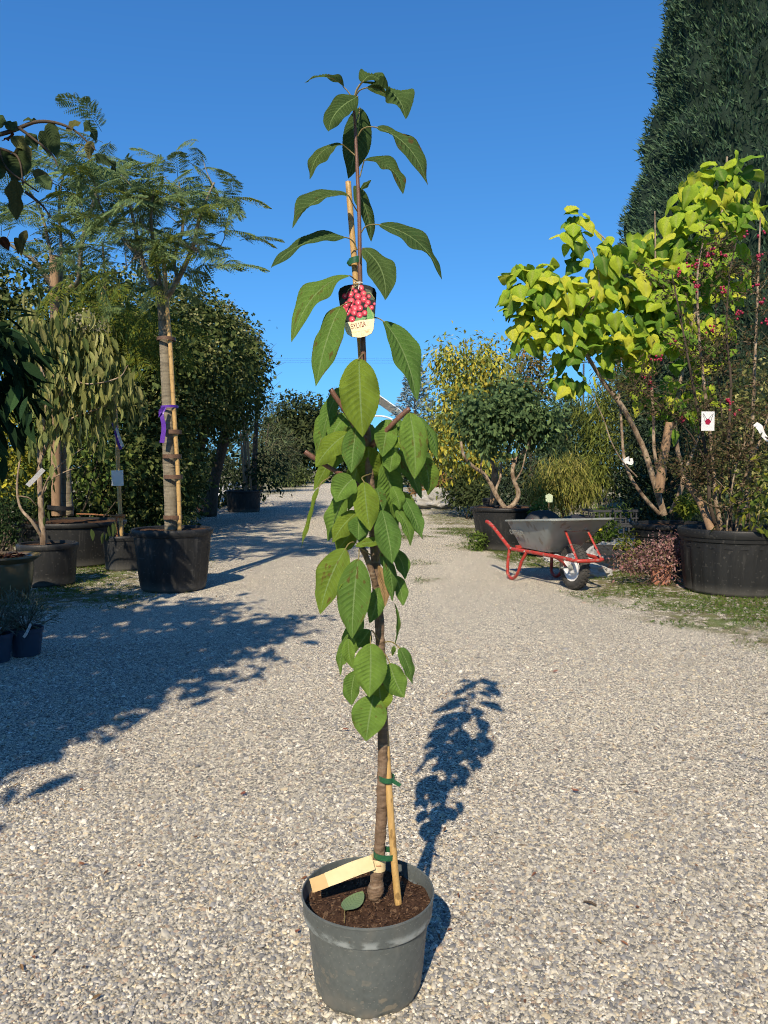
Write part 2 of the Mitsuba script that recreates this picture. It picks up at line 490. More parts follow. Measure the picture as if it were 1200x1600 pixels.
def ground_colour(p, n, uv):
    d1, d2, r = mikit.voronoi(p.x * 140, p.y * 140)
    h = mikit.cell_rand(r * 5000, 3)
    c = mikit.mix((0.15, 0.15, 0.143), (0.54, 0.495, 0.405), mikit.smoothstep(0.10, 0.6, r))
    c = mikit.mix(c, (0.80, 0.75, 0.62), mikit.smoothstep(0.80, 0.93, r))
    c = mikit.mix(c, (0.32, 0.18, 0.12), mikit.smoothstep(0.94, 0.99, h) * 0.6)
    c = c * mikit.mix((0.40, 0.385, 0.355), (1, 1, 1), mikit.smoothstep(0.02, 0.22, d2 - d1))
    big = mikit.fbm(p.x * 1.3, p.y * 0.35, 5.0, 4)
    c = c * (0.86 + 0.28 * big)
    g = verge(p.x, p.y)
    t = mikit.fbm(p.x * 23, p.y * 23, 3.0, 3)
    e = mikit.mix((0.050, 0.040, 0.026), (0.11, 0.105, 0.035), mikit.smoothstep(0.3, 0.7, t))
    e = mikit.mix(e, (0.085, 0.115, 0.028), mikit.smoothstep(0.45, 0.75, mikit.fbm(p.x * 5, p.y * 5, 9.0, 3)))
    return mikit.mix(c, e, g * mikit.smoothstep(0.25, 0.55, t) * 0.9)


def ground_bump(p, n, uv):
    d1, d2, r = mikit.voronoi(p.x * 140, p.y * 140)
    return mikit.smoothstep(0.0, 0.55, d2 - d1) + 0.4 * r


mat('ground_mat', {'type': 'bumpmap', 'b': mikit.proc(ground_bump, 1.5e-3), 'scale': 0.0024, 'bsdf': two(prin(mikit.proc(ground_colour), 0.85, specular=0.25))})

# ---------------------------------------------------------------- the setting
xs = np.array([-400, -120, -40, -12, -6, -3, 0, 3, 6, 12, 40, 120, 400.0])
ys = np.array([-400, -60, -10, 0, 3, 6, 10, 20, 40, 80, 160, 300, 700.0])
gx, gy = np.meshgrid(xs, ys)
gv = np.stack([gx.ravel(), gy.ravel(), 0 * gx.ravel()], 1)
q = (np.arange(len(ys) - 1)[:, None] * len(xs) + np.arange(len(xs) - 1)).ravel()
single('ground', (gv, np.stack([q, q + 1, q + 1 + len(xs), q + len(xs)], 1)), 'ground_mat', kind='structure')


def pebbles(seed, y0, y1, step, size, half, cols, ring=6):
    rng = np.random.default_rng(seed)
    n1 = int((y1 - y0) / step)
    X, Y = [], []
    for r in range(n1):
        y = y0 + (r + 0.5) * step
        w = 0.5 * y + half
        x = np.arange(-w, w, step)
        X.append(x + (rng.random(len(x)) - 0.5) * step * 1.1)
        Y.append(y + (rng.random(len(x)) - 0.5) * step * 1.1)
    x, y = np.concatenate(X), np.concatenate(Y)
    keep = (np.hypot(x + 0.035, y - 1.585) > 0.111) & (verge_np(x, y) < 0.3 + 0.6 * rng.random(len(x)))
    x, y = x[keep], y[keep]
    n = len(x)
    s = size * np.clip(np.exp(rng.normal(size=n) * 0.33), 0.45, 2.1)
    a = np.arange(ring) * 2 * math.pi / ring
    base = np.vstack([[[0, 0, 0.62]], np.stack([0.72 * np.cos(a + 0.3), 0.72 * np.sin(a + 0.3), 0.44 + 0 * a], 1), np.stack([np.cos(a), np.sin(a), -0.12 + 0 * a], 1)])
    V = base[None] * (1 + 0.38 * (rng.random((n, len(base), 1)) - 0.5))
    V[..., 2] += 0.10 * (rng.random((n, len(base))) - 0.5)
    V = V * np.stack([s * (0.8 + 0.5 * rng.random(n)), s * (0.55 + 0.35 * rng.random(n)), s * (0.45 + 0.3 * rng.random(n))], -1)[:, None]
    tx, ty, t = rng.normal(size=n) * 0.3, rng.normal(size=n) * 0.3, rng.random(n) * 6.283
    V[..., 2] += V[..., 0] * tx[:, None] + V[..., 1] * ty[:, None]
    c, sn = np.cos(t)[:, None], np.sin(t)[:, None]
    W = np.stack([x[:, None] + V[..., 0] * c - V[..., 1] * sn, y[:, None] + V[..., 0] * sn + V[..., 1] * c, V[..., 2] + (rng.random(n) * 0.25 * s)[:, None]], -1)
    m = len(base)
    j = np.arange(ring)
    k = (j + 1) % ring
    f = np.vstack([np.stack([j * 0, 1 + j, 1 + k], 1), np.stack([1 + j, 1 + ring + j, 1 + ring + k], 1), np.stack([1 + j, 1 + ring + k, 1 + k], 1)])
    F = (np.arange(n)[:, None, None] * m + f).reshape(-1, 3)
    cols = np.asarray(cols, float)
    col = cols[rng.choice(len(cols), n, p=[0.17, 0.20, 0.18, 0.14, 0.10, 0.09, 0.07, 0.05])] * (0.70 + 0.5 * rng.random((n, 1))) * (0.88 + 0.24 * meshkit.fbm(np.stack([x * 1.6, y * 0.5, 0 * x], -1), 3, 12))[:, None]
    return (W.reshape(-1, 3), F), np.repeat(np.clip(col, 0, 0.85), m, 0)


STONES = [(0.48, 0.445, 0.365), (0.40, 0.375, 0.32), (0.28, 0.275, 0.265), (0.61, 0.57, 0.475), (0.19, 0.19, 0.19), (0.56, 0.48, 0.34), (0.73, 0.69, 0.60), (0.36, 0.28, 0.21)]
pm, pc = pebbles(1, 1.42, 2.55, 0.0072, 0.0044, 0.12, STONES, ring=5)
pm2, pc2 = pebbles(2, 2.55, 4.8, 0.0132, 0.0050, 0.1, STONES, ring=4)
pm3, pc3 = pebbles(3, 1.45, 9.0, 0.100, 0.0075, 0.1, STONES, ring=5)
single('gravel', join([pm, pm2, pm3]), 'stone_mat', 'loose pale and grey gravel pebbles covering the driveway', 'gravel', smooth=True, kind='stuff', color=np.vstack([pc, pc2, pc3]))

# grass tufts of the verges
rng = np.random.default_rng(5)
gy_ = 4.0 + 10 * rng.random(400000) ** 1.2
gx_ = rng.uniform(-3.6, 5.5, 400000)
cov = verge_np(gx_, gy_)
cl = meshkit.fbm(np.stack([gx_ * 3, gy_ * 3, 0 * gx_], -1), 3, 4)
m = (rng.random(400000) < cov * np.clip((cl - 0.33) * 4.0, 0, 1)) & (np.abs(gx_) < 0.52 * gy_ + 0.3)
P = np.stack([gx_[m], gy_[m], 0 * gx_[m]], 1)[:46000]
n = len(P)
D = unit(rng.normal(size=(n, 3)) * [0.6, 0.6, 0.0] + [0, 0, 0.75])
gm, gc = leaves(P, D, unit(rng.normal(size=(n, 3))), 0.018 + 0.040 * rng.random(n), 0.005 + 0.004 * rng.random(n),
                palette(rng, [(0.13, 0.24, 0.035), (0.18, 0.28, 0.05), (0.24, 0.24, 0.09), (0.09, 0.19, 0.03)], np.zeros(n, int), n), 2, 0.2, 0.25)
single('grass', gm, 'leaf_mat', 'short patchy grass growing through the gravel verges', 'grass', kind='stuff', color=gc)

rng = np.random.default_rng(6)
n = 260
ly = 1.5 + 8.5 * rng.random(n) ** 1.3
P = np.stack([rng.uniform(-0.52, 0.55, n) * ly, ly, 0.008 + 0.004 * rng.random(n)], 1)
P = P[np.hypot(P[:, 0] + 0.034, P[:, 1] - 1.585) > 0.16]
n = len(P)
M, c = leaves(P, unit(rng.normal(size=(n, 3)) * [1, 1, 0.2]), unit(rng.normal(size=(n, 3)) * 0.4 + [0, 0, 1]), 0.010 + 0.018 * rng.random(n) ** 2, 0.008, palette(rng, [(0.20, 0.09, 0.05), (0.13, 0.08, 0.05), (0.26, 0.17, 0.08)], np.zeros(n, int), n), 3, 0.5, 0.1)
single('leaf_litter', M, 'stone_mat', 'scattered crumbs of dry leaf on the gravel', 'litter', kind='stuff', color=c)

# ---------------------------------------------------------------- the cherry in its grey pot
PC = np.array([-0.034, 1.585, 0.0])
RIM = 0.205
pot = thing('plant_pot', 'grey plastic plant pot holding the young columnar cherry tree', 'plant pot')


def feet(a, r, z):
    notch = (np.abs(np.sin(a * 4)) > 0.86) & (z < 0.012)
    return np.where(notch, 0.955, 1.0)


part(pot, 'body', lathe([(0.0, 0.004), (0.098, 0.004), (0.102, 0.0), (0.108, 0.0), (0.112, 0.006), (0.1135, 0.014), (0.118, 0.05), (0.1235, 0.11), (0.1280, 0.158), (0.1280, 0.170)], 96, PC, feet), 'grey_plastic', smooth=35)
part(pot, 'rim', lathe([(0.1275, 0.159), (0.1330, 0.1585), (0.1352, 0.160), (0.1362, 0.163), (0.1392, 0.199), (0.1412, 0.2035), (0.1405, 0.2065), (0.1385, 0.2072), (0.1368, 0.205), (0.1345, 0.175), (0.1290, 0.170)], 96, PC), 'grey_plastic', smooth=35)
sm = disk(0.1335, 64, PC + [0, 0, 0.176], 26, 0.010, 3, 28)
part(pot, 'soil', sm, 'soil_mat', smooth=True)
rng = np.random.default_rng(11)
n = 1500
a, r = rng.random(n) * 6.283, 0.130 * np.sqrt(rng.random(n))
P = PC + np.stack([r * np.cos(a), r * np.sin(a), 0.176 + 0 * a], 1)
P[:, 2] += 0.02 * (meshkit.fbm(P * [28, 28, 0] + [0, 0, 0.176 * 28], 3, 3) - 0.5) + 0.001 + 0.002 * rng.random(n)
mulch, mc = leaves(P, unit(rng.normal(size=(n, 3)) * [1, 1, 0.22]), unit(rng.normal(size=(n, 3)) * 0.4 + [0, 0, 1]), 0.004 + 0.011 * rng.random(n) ** 2, 0.0016 + 0.002 * rng.random(n),
                   palette(rng, [(0.05, 0.025, 0.015), (0.11, 0.06, 0.035), (0.22, 0.13, 0.07), (0.04, 0.02, 0.013)], np.zeros(n, int), n), 2, 0.3)
part(pot, 'mulch', mulch, 'stone_mat', color=mc, kind='stuff')

tree = thing('cherry_tree', 'young columnar cherry tree with large drooping green leaves in the grey pot', 'cherry tree')
TY = 1.60
low = curve_pts([(584, 1418, 1.603), (586, 1395, TY), (590, 1362, TY), (593, 1325, TY), (597, 1250, TY), (598, 1180, TY), (597, 1100, TY), (594, 1000, TY), (588, 900, TY), (582, 800, TY), (574, 700, TY), (571, 640, TY)])
lv, lf = tube(low, [0.0165, 0.0150, 0.0142, 0.0118, 0.0122, 0.0108, 0.0105, 0.010, 0.0098, 0.0095, 0.009, 0.0085], 18, 14)
lv += ((meshkit.fbm(lv * [120, 120, 60], 3, 2)[:, None] - 0.5) * 0.005 + (meshkit.fbm(lv * [70, 70, 45], 3, 6)[:, None] - 0.45) * 0.016 * np.clip((0.27 - lv[:, 2:]) / 0.08, 0, 1)) * unit(lv - np.array([0, TY, 0]) - np.stack([lv[:, 0] * 0 + np.interp(lv[:, 2], low[:, 2], low[:, 0]), 0 * lv[:, 0], lv[:, 2]], 1))
part(tree, 'trunk', (lv, lf), 'brown_bark', smooth=True)
up = curve_pts([(570.5, 648, TY), (568, 560, TY), (566, 500, TY), (563, 440, TY), (562, 380, TY), (561, 330, TY), (558, 260, TY), (555, 200, TY), (552, 155, TY)])
part(tree, 'shoot', tube(up, [0.0062, 0.0058, 0.0052, 0.0046, 0.0042, 0.004, 0.0036, 0.003, 0.0022], 10, 8), 'shoot_bark', smooth=True)
for q, r in (([(573, 690, 1.60), (553, 663, 1.565), (535, 636, 1.55), (516, 608, 1.545)], 0.0054), ([(577, 700, 1.60), (600, 677, 1.57), (621, 655, 1.555), (640, 638, 1.55)], 0.0056),
             ([(578, 775, 1.60), (548, 750, 1.575), (512, 729, 1.56), (476, 706, 1.55)], 0.0052), ([(590, 930, 1.6), (583, 900, 1.585), (573, 872, 1.58), (566, 856, 1.575)], 0.0065)):
    part(tree, 'branch', tube(curve_pts(q), [r * 1.15, r, r * 0.9, r * 1.0], 9, 5, 0.12, 4), 'brown_bark' if r > 0.006 else 'shoot_bark', smooth=True)

LEAF_NO = [0]


def cherry_leaf(parent, b, t, W, n=(0, 1, 0.2), bend=(0, 0), arch=0.0, fold=22, pet=None, name='leaf', bsdf='cherry_leaf_mat', wav=1.0, curl=0.0, label=None, stem_r=0.0011):
    """A serrated leaf from base b to tip t (px, py, Y). n: which way its upper side looks (right, towards the viewer, up); bend: its middle's shift in the survey
    picture; arch: its middle's shift towards the upper side, in lengths; fold: how far the halves are folded up, in degrees; pet: points of the stalk before b."""
    LEAF_NO[0] += 1
    k = LEAF_NO[0]
    rng = np.random.default_rng(1000 + k)
    B, E = at(*b), at(*t)
    Mid = at((b[0] + t[0]) / 2 + bend[0], (b[1] + t[1]) / 2 + bend[1], (b[2] + t[2]) / 2)
    Ln = np.linalg.norm(E - B)
    hint = unit(np.array([n[0], -n[1], n[2]]))
    ax = unit(E - B)
    N0 = unit(hint - ax * (hint @ ax))
    C = 2 * (Mid + N0 * arch * Ln) - 0.5 * (B + E)
    nt, ns = 72, 14
    tt = np.linspace(0, 1, nt + 1)
    P = ((1 - tt) ** 2)[:, None] * B + (2 * tt * (1 - tt))[:, None] * C + (tt ** 2)[:, None] * E
    tan = unit(np.gradient(P, axis=0))
    N = unit(hint - tan * (tan @ hint)[:, None])
    for i in range(1, len(N)):
        if N[i] @ N[i - 1] < 0:
            N[i] = -N[i]
    S = np.cross(tan, N)
    w = np.where(tt < 0.94, np.clip(np.sin(math.pi * tt ** 0.86), 0, 1) ** 0.72, 0)
    tipw = np.sin(math.pi * 0.94 ** 0.86) ** 0.72 * np.clip((1 - tt) / 0.06, 0, 1) ** 0.8
    w = np.where(tt < 0.94, w, tipw) * (1 - 0.16 * tt)
    w = np.where(tt > 0.72, w * (1 - 0.35 * ((tt - 0.72) / 0.28) ** 1.2), w)
    teeth = 1 + 0.035 * ((tt * 26) % 1.0 - 0.5)
    asym = 1 + 0.08 * (rng.random() - 0.5)
    s = np.linspace(-1, 1, ns + 1)
    fold = fold + rng.normal() * 6
    fa = math.radians(fold) * (1 - 0.25 * tt)[:, None] + 0 * s
    hw = (W / 2 * w)[:, None] * np.where(s < 0, asym, 2 - asym)[None, :] * np.where(np.abs(s) > 0.95, teeth[:, None], 1)
    ab = np.abs(s)[None, :]
    ph = rng.random(4) * 6.28
    vein = np.cos(2 * math.pi * ((tt[:, None] - ab * 0.17) * 13.0 + 0.5)) * 0.0014 * wav * np.sin(math.pi * np.clip(ab, 0, 1) ** 0.8) * np.sin(math.pi * tt)[:, None]
    wave = (np.sin(tt[:, None] * 9 + ph[0] + s * 1.2) * 0.085 + np.sin(tt[:, None] * 17 + ph[1] + (s > 0) * 2.0) * 0.045) * ab ** 2 * W * wav
    tw_ = (rng.random() - 0.5) * 1.5
    asm = (rng.random(2) - 0.5) * 0.5
    cu = (curl - 0.22 * rng.random() - 0.02 + np.where(s < 0, asm[0], asm[1])[None, :] * tt[:, None]) * W * ab ** 2 + tw_ * (tt[:, None] - 0.3) * s[None, :] * W * 0.5 - 0.10 * Ln * (np.clip(tt - 0.75, 0, 1) / 0.25)[:, None] ** 2 * (0.4 + rng.random())
    lift = hw * np.sin(fa) * ab + vein + wave * np.sin(math.pi * tt)[:, None] + cu * np.maximum(w, 0.05)[:, None]
    V = P[:, None] + S[:, None] * (s[None, :] * hw * np.cos(fa))[..., None] + N[:, None] * lift[..., None]
    i, j = np.arange(nt)[:, None] * (ns + 1), np.arange(ns)
    q = (i + j).ravel()
    F = np.stack([q, q + 1, q + ns + 2, q + ns + 1], 1)
    uv = np.stack([np.tile(s, nt + 1) + 4 * (k + (1000 if b[1] < 400 and parent == 'cherry_tree' else 0)), np.repeat(tt, ns + 1)], 1)  # offset picks the topmost leaves for the painted-in grazing darkness
    lk = part(parent, name, (V.reshape(-1, 3), F), bsdf, smooth=True, uv=uv, label=label) if parent else None
    if pet is not None and parent:
        pp = np.vstack([curve_pts(pet), [P[0], P[2]]])
        part(lk, 'stalk', tube(pp, np.linspace(stem_r * 1.35, stem_r, len(pp)), 7, 6), 'stalk_mat', smooth=True)
    return (V.reshape(-1, 3), F, uv)


mat('dark_ink_mat', two(prin((0.16, 0.02, 0.012), 0.6)))
mat('stalk_mat', two(prin((0.20, 0.16, 0.06), 0.5)))
mat('dry_leaf_mat', {'type': 'principledthin', 'base_color': mikit.proc(lambda p, n, uv: mikit.mix((0.22, 0.13, 0.06), (0.40, 0.28, 0.15), mikit.fbm(p.x * 90, p.y * 90, p.z * 60, 3))), 'roughness': 0.7, 'diff_trans': 0.4, 'eta': 1.4})
U = 1 / 1200 * 1.62    # one pixel at the tree, in metres
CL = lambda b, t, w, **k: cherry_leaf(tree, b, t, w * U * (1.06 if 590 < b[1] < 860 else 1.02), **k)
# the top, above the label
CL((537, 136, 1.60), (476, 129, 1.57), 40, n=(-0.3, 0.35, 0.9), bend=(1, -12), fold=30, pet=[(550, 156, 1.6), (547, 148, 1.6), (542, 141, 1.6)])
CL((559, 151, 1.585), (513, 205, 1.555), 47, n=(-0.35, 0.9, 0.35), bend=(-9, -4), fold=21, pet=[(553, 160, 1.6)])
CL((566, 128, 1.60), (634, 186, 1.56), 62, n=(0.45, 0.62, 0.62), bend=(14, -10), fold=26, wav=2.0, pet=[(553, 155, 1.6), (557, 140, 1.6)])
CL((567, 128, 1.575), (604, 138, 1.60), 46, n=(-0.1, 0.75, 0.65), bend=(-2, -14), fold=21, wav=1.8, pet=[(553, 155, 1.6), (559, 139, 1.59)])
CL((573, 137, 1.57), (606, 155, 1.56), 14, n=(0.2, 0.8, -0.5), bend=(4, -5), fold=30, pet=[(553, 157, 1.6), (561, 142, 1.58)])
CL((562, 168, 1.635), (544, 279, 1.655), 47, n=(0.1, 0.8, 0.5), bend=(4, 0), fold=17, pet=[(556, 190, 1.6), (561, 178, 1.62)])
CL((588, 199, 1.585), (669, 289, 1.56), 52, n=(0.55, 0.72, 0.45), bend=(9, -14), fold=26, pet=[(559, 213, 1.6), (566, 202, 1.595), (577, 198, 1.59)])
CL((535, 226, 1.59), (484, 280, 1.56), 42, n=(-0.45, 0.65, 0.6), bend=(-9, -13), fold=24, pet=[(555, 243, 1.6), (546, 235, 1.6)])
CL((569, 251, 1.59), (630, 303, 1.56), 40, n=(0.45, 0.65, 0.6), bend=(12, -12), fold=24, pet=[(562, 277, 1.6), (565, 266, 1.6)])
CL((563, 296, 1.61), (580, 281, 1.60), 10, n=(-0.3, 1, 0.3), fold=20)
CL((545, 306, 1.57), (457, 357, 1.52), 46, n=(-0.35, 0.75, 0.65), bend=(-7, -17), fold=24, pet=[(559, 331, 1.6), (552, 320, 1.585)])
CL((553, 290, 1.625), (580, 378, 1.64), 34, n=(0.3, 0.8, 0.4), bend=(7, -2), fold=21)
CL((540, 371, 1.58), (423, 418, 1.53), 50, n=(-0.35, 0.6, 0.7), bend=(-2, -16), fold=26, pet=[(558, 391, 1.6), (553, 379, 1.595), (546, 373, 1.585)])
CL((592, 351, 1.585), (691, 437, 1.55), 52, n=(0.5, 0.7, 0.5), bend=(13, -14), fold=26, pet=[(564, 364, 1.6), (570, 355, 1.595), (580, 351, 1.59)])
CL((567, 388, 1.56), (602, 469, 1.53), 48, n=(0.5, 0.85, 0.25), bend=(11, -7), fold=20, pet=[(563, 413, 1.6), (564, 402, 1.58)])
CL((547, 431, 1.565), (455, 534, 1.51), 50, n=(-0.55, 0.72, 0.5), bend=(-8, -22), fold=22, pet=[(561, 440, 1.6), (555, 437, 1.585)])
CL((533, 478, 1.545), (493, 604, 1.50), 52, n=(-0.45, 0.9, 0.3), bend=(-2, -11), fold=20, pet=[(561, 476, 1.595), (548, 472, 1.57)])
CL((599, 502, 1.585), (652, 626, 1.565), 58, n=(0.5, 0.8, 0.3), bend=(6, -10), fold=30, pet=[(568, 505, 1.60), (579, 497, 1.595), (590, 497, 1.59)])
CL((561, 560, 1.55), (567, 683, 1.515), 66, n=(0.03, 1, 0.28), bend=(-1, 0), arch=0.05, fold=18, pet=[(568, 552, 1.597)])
# the dense middle
CL((534, 605, 1.62), (503, 688, 1.60), 32, n=(-0.5, 0.8, 0.2), bend=(-4, -4), fold=22)
CL((547, 645, 1.60), (517, 691, 1.575), 34, n=(-0.35, 0.9, 0.3), bend=(-5, -2), fold=22)
CL((545, 676, 1.555), (493, 730, 1.525), 40, n=(-0.25, 0.95, 0.3), bend=(-3, -4), fold=21)
CL((557, 667, 1.55), (549, 739, 1.52), 38, n=(0.12, 1, 0.2), bend=(-1, 0), fold=19)
CL((607, 655, 1.575), (597, 714, 1.54), 38, n=(0.1, 1, 0.3), bend=(0, 0), fold=19)
CL((620, 655, 1.59), (628, 684, 1.565), 34, n=(0.25, 1, 0.35), fold=17)
CL((640, 645, 1.545), (648, 749, 1.51), 48, n=(0.18, 1, 0.25), bend=(3, 0), fold=20, arch=0.03)
CL((653, 652, 1.575), (684, 717, 1.56), 36, n=(0.75, 0.55, 0.3), bend=(6, -4), fold=25)
CL((661, 715, 1.585), (669, 774, 1.575), 36, n=(0.15, 0.75, 0.0), bend=(4, 0), fold=18)
CL((618, 684, 1.57), (637, 709, 1.55), 26, n=(0.25, 1, 0.35), fold=19)
CL((614, 703, 1.565), (609, 738, 1.545), 30, n=(0.1, 1, 0.4), fold=19)
CL((553, 747, 1.54), (525, 785, 1.52), 44, n=(-0.15, 1, 0.3), bend=(-3, -2), fold=17)
CL((498, 762, 1.55), (469, 858, 1.52), 24, n=(-0.8, 0.45, 0.2), bend=(2, 0), fold=34, pet=[(530, 738, 1.58), (508, 750, 1.56), (502, 755, 1.555)])
CL((569, 753, 1.535), (578, 830, 1.505), 39, n=(0.05, 1, 0.25), bend=(-1, 0), fold=19, pet=[(580, 740, 1.59), (566, 746, 1.55)])
CL((558, 800, 1.56), (519, 848, 1.535), 36, n=(-0.3, 0.95, 0.25), bend=(-2, -3), fold=19)
CL((561, 806, 1.55), (560, 844, 1.525), 33, n=(-0.1, 1, 0.3), fold=18)
CL((597, 797, 1.53), (613, 881, 1.50), 41, n=(0.1, 1, 0.25), bend=(2, 0), fold=20)
CL((596, 846, 1.54), (555, 854, 1.525), 18, n=(0, 0.75, 0.6), bend=(-2, -2), fold=20)
CL((632, 778, 1.575), (659, 841, 1.55), 27, n=(0.35, 0.9, 0.25), bend=(2, -2), fold=18)
CL((618, 798, 1.56), (641, 854, 1.54), 24, n=(0.5, 0.8, 0.2), bend=(6, -5), fold=20)
CL((613, 760, 1.57), (624, 797, 1.555), 24, n=(0.2, 1, 0.1), bend=(3, 0), fold=18)
CL((589, 762, 1.565), (598, 800, 1.555), 22, n=(0.05, 1, 0.3), fold=21)
# the lower half
CL((540, 857, 1.535), (500, 960, 1.505), 50, n=(-0.3, 1, 0.22), bend=(-4, -3), fold=18, arch=0.02, pet=[(575, 862, 1.59), (556, 848, 1.56), (546, 849, 1.545)])
CL((560, 873, 1.515), (550, 998, 1.485), 56, n=(0.03, 1, 0.22), bend=(-2, 0), fold=21, pet=[(580, 868, 1.585), (563, 857, 1.54), (561, 866, 1.52)])
CL((553, 827, 1.585), (526, 862, 1.575), 34, n=(-0.2, 1, 0.1), fold=20)
CL((601, 868, 1.55), (613, 940, 1.54), 23, n=(0.4, 0.85, 0.15), bend=(4, -3), fold=22, pet=[(588, 880, 1.595), (596, 858, 1.57), (600, 862, 1.555)])
CL((614, 858, 1.59), (633, 906, 1.575), 26, n=(0.45, 0.8, 0.1), bend=(4, -4), fold=22)
CL((617, 900, 1.585), (630, 947, 1.57), 25, n=(0.35, 0.9, 0.1), bend=(2, -3), fold=18)
CL((591, 918, 1.57), (577, 974, 1.555), 30, n=(0.1, 1, 0.2), bend=(3, 0), fold=20)
CL((616, 942, 1.575), (617, 1009, 1.565), 13, n=(0.85, 0.35, 0.1), bend=(4, -2), fold=30)
CL((616, 1009, 1.575), (613, 1025, 1.57), 8, n=(0.3, 1, 0.1), fold=20)
CL((578, 984, 1.61), (559, 1011, 1.615), 34, n=(-0.2, 1, 0.1), fold=20)
CL((579, 1005, 1.53), (577, 1090, 1.50), 55, n=(0.06, 1, 0.22), bend=(1, 0), fold=18, arch=0.02, pet=[(592, 1000, 1.59), (581, 985, 1.555), (579, 996, 1.535)])
CL((556, 1048, 1.575), (550, 1102, 1.56), 32, n=(-0.25, 1, 0.15), bend=(-3, 0), fold=20)
CL((584, 1086, 1.555), (572, 1158, 1.525), 58, n=(0.0, 1, 0.25), bend=(-1, 0), fold=17, arch=0.02)
CL((592, 1070, 1.57), (597, 1113, 1.55), 40, n=(0.15, 1, 0.25), fold=18)
CL((545, 998, 1.575), (552, 1045, 1.56), 25, n=(-0.3, 1, 0.15), bend=(-3, 0), fold=18)
CL((544, 991, 1.60), (531, 1056, 1.59), 24, n=(-0.7, 0.6, 0.1), bend=(-4, 0), fold=25)
CL((609, 1036, 1.565), (632, 1090, 1.55), 42, n=(0.2, 1, 0.25), bend=(-2, 2), fold=20, pet=[(597, 1020, 1.6), (603, 1024, 1.58)])
CL((624, 1012, 1.57), (645, 1069, 1.56), 30, n=(0.5, 0.8, 0.2), bend=(2, -3), fold=20, pet=[(596, 1004, 1.6), (612, 1003, 1.585)])
cherry_leaf(tree, (591, 884, 1.565), (602, 948, 1.56), 24 * U, n=(0.5, 0.8, 0.1), bend=(3, -3), fold=48, bsdf='dry_leaf_mat', label='curled dry brown leaf')
# the shaded leaves behind, round the trunk
for i, (x, y, a, d) in enumerate([(548, 700, -25, .04), (575, 690, 5, .03), (600, 700, 18, .05), (590, 735, 8, .02), (560, 755, -12, .04), (585, 780, 0, .05), (610, 770, 20, .04), (625, 735, 25, .04),
                                  (540, 800, -20, .04), (572, 815, -5, .05), (600, 815, 10, .04), (548, 690, -40, .06), (622, 800, 30, .05), (585, 850, 15, .04), (632, 700, 30, .06), (532, 720, -30, .03),
                                  (525, 660, -20, .05), (560, 990, -15, .05), (598, 760, 12, -.02), (576, 725, -6, -.015)]):
    rr = np.random.default_rng(300 + i)
    l = 62 + 30 * rr.random()
    CL((x, y - l * 0.4, TY + d), (x + l * math.sin(math.radians(a)), y + l * 0.55, TY + d + 0.02), 36 + 10 * rr.random(), n=(a / 50, 0.9, 0.2 + 0.3 * rr.random()), bend=(rr.normal() * 3, -3), fold=21)

cane = curve_pts([(623, 1416, 1.577), (616, 1345, 1.580), (609, 1250, 1.590), (604, 1170, 1.607), (592, 980, 1.622), (578, 760, 1.625), (566, 580, 1.622), (556, 440, 1.617), (549, 350, 1.615), (544, 284, 1.614)])
single('bamboo_cane', tube(cane, [0.0078, 0.0076, 0.0074, 0.0072, 0.0070, 0.0068, 0.0066, 0.0064, 0.0062, 0.0060], 14, 8), 'bamboo_mat', 'yellow bamboo cane pushed into the grey pot beside the cherry trunk', 'bamboo cane', smooth=True)


def band(c, rx, ry, h, th=0.0012, tilt=(0, 0)):
    """A strap round (c), rx across and ry deep."""
    n = 32
    a = np.arange(n) * 2 * math.pi / n
    V = []
    for r, z in ((0, -h / 2), (th, -h / 2), (th, h / 2), (0, h / 2)):
        V.append(np.stack([(rx + r) * np.cos(a), (ry + r) * np.sin(a), z + tilt[0] * np.cos(a) + tilt[1] * np.sin(a)], 1) + c)
    V = np.vstack(V)
    i, j = np.arange(4)[:, None] * n, np.arange(n)
    k, d = (j + 1) % n, ((np.arange(4) + 1) % 4)[:, None] * n
    return V, np.stack([i + j, i + k, d + k, d + j], -1).reshape(-1, 4)


def strip(path, h, th=0.0008, updir=(0, 0, 1)):
    """A flat ribbon of height h along a path."""
    p = smooth_path(path, 6)
    tan = unit(np.gradient(p, axis=0))
    w = unit(np.asarray(updir, float) - tan * (tan @ np.asarray(updir, float))[:, None])
    nn = np.cross(tan, w)
    h = np.interp(np.linspace(0, 1, len(p)), np.linspace(0, 1, np.size(h)), np.atleast_1d(h))[:, None]
    ring = [p - w * h / 2 - nn * th / 2, p + w * h / 2 - nn * th / 2, p + w * h / 2 + nn * th / 2, p - w * h / 2 + nn * th / 2]
    V = np.stack(ring, 1).reshape(-1, 3)
    i = np.arange(len(p) - 1)[:, None] * 4
    j = np.arange(4)
    k = (j + 1) % 4
    F = np.stack([i + j, i + k, i + 4 + k, i + 4 + j], -1).reshape(-1, 4)
    e = (len(p) - 1) * 4
    return V, np.vstack([F, [[0, 3, 2, 1], [e, e + 1, e + 2, e + 3]]])


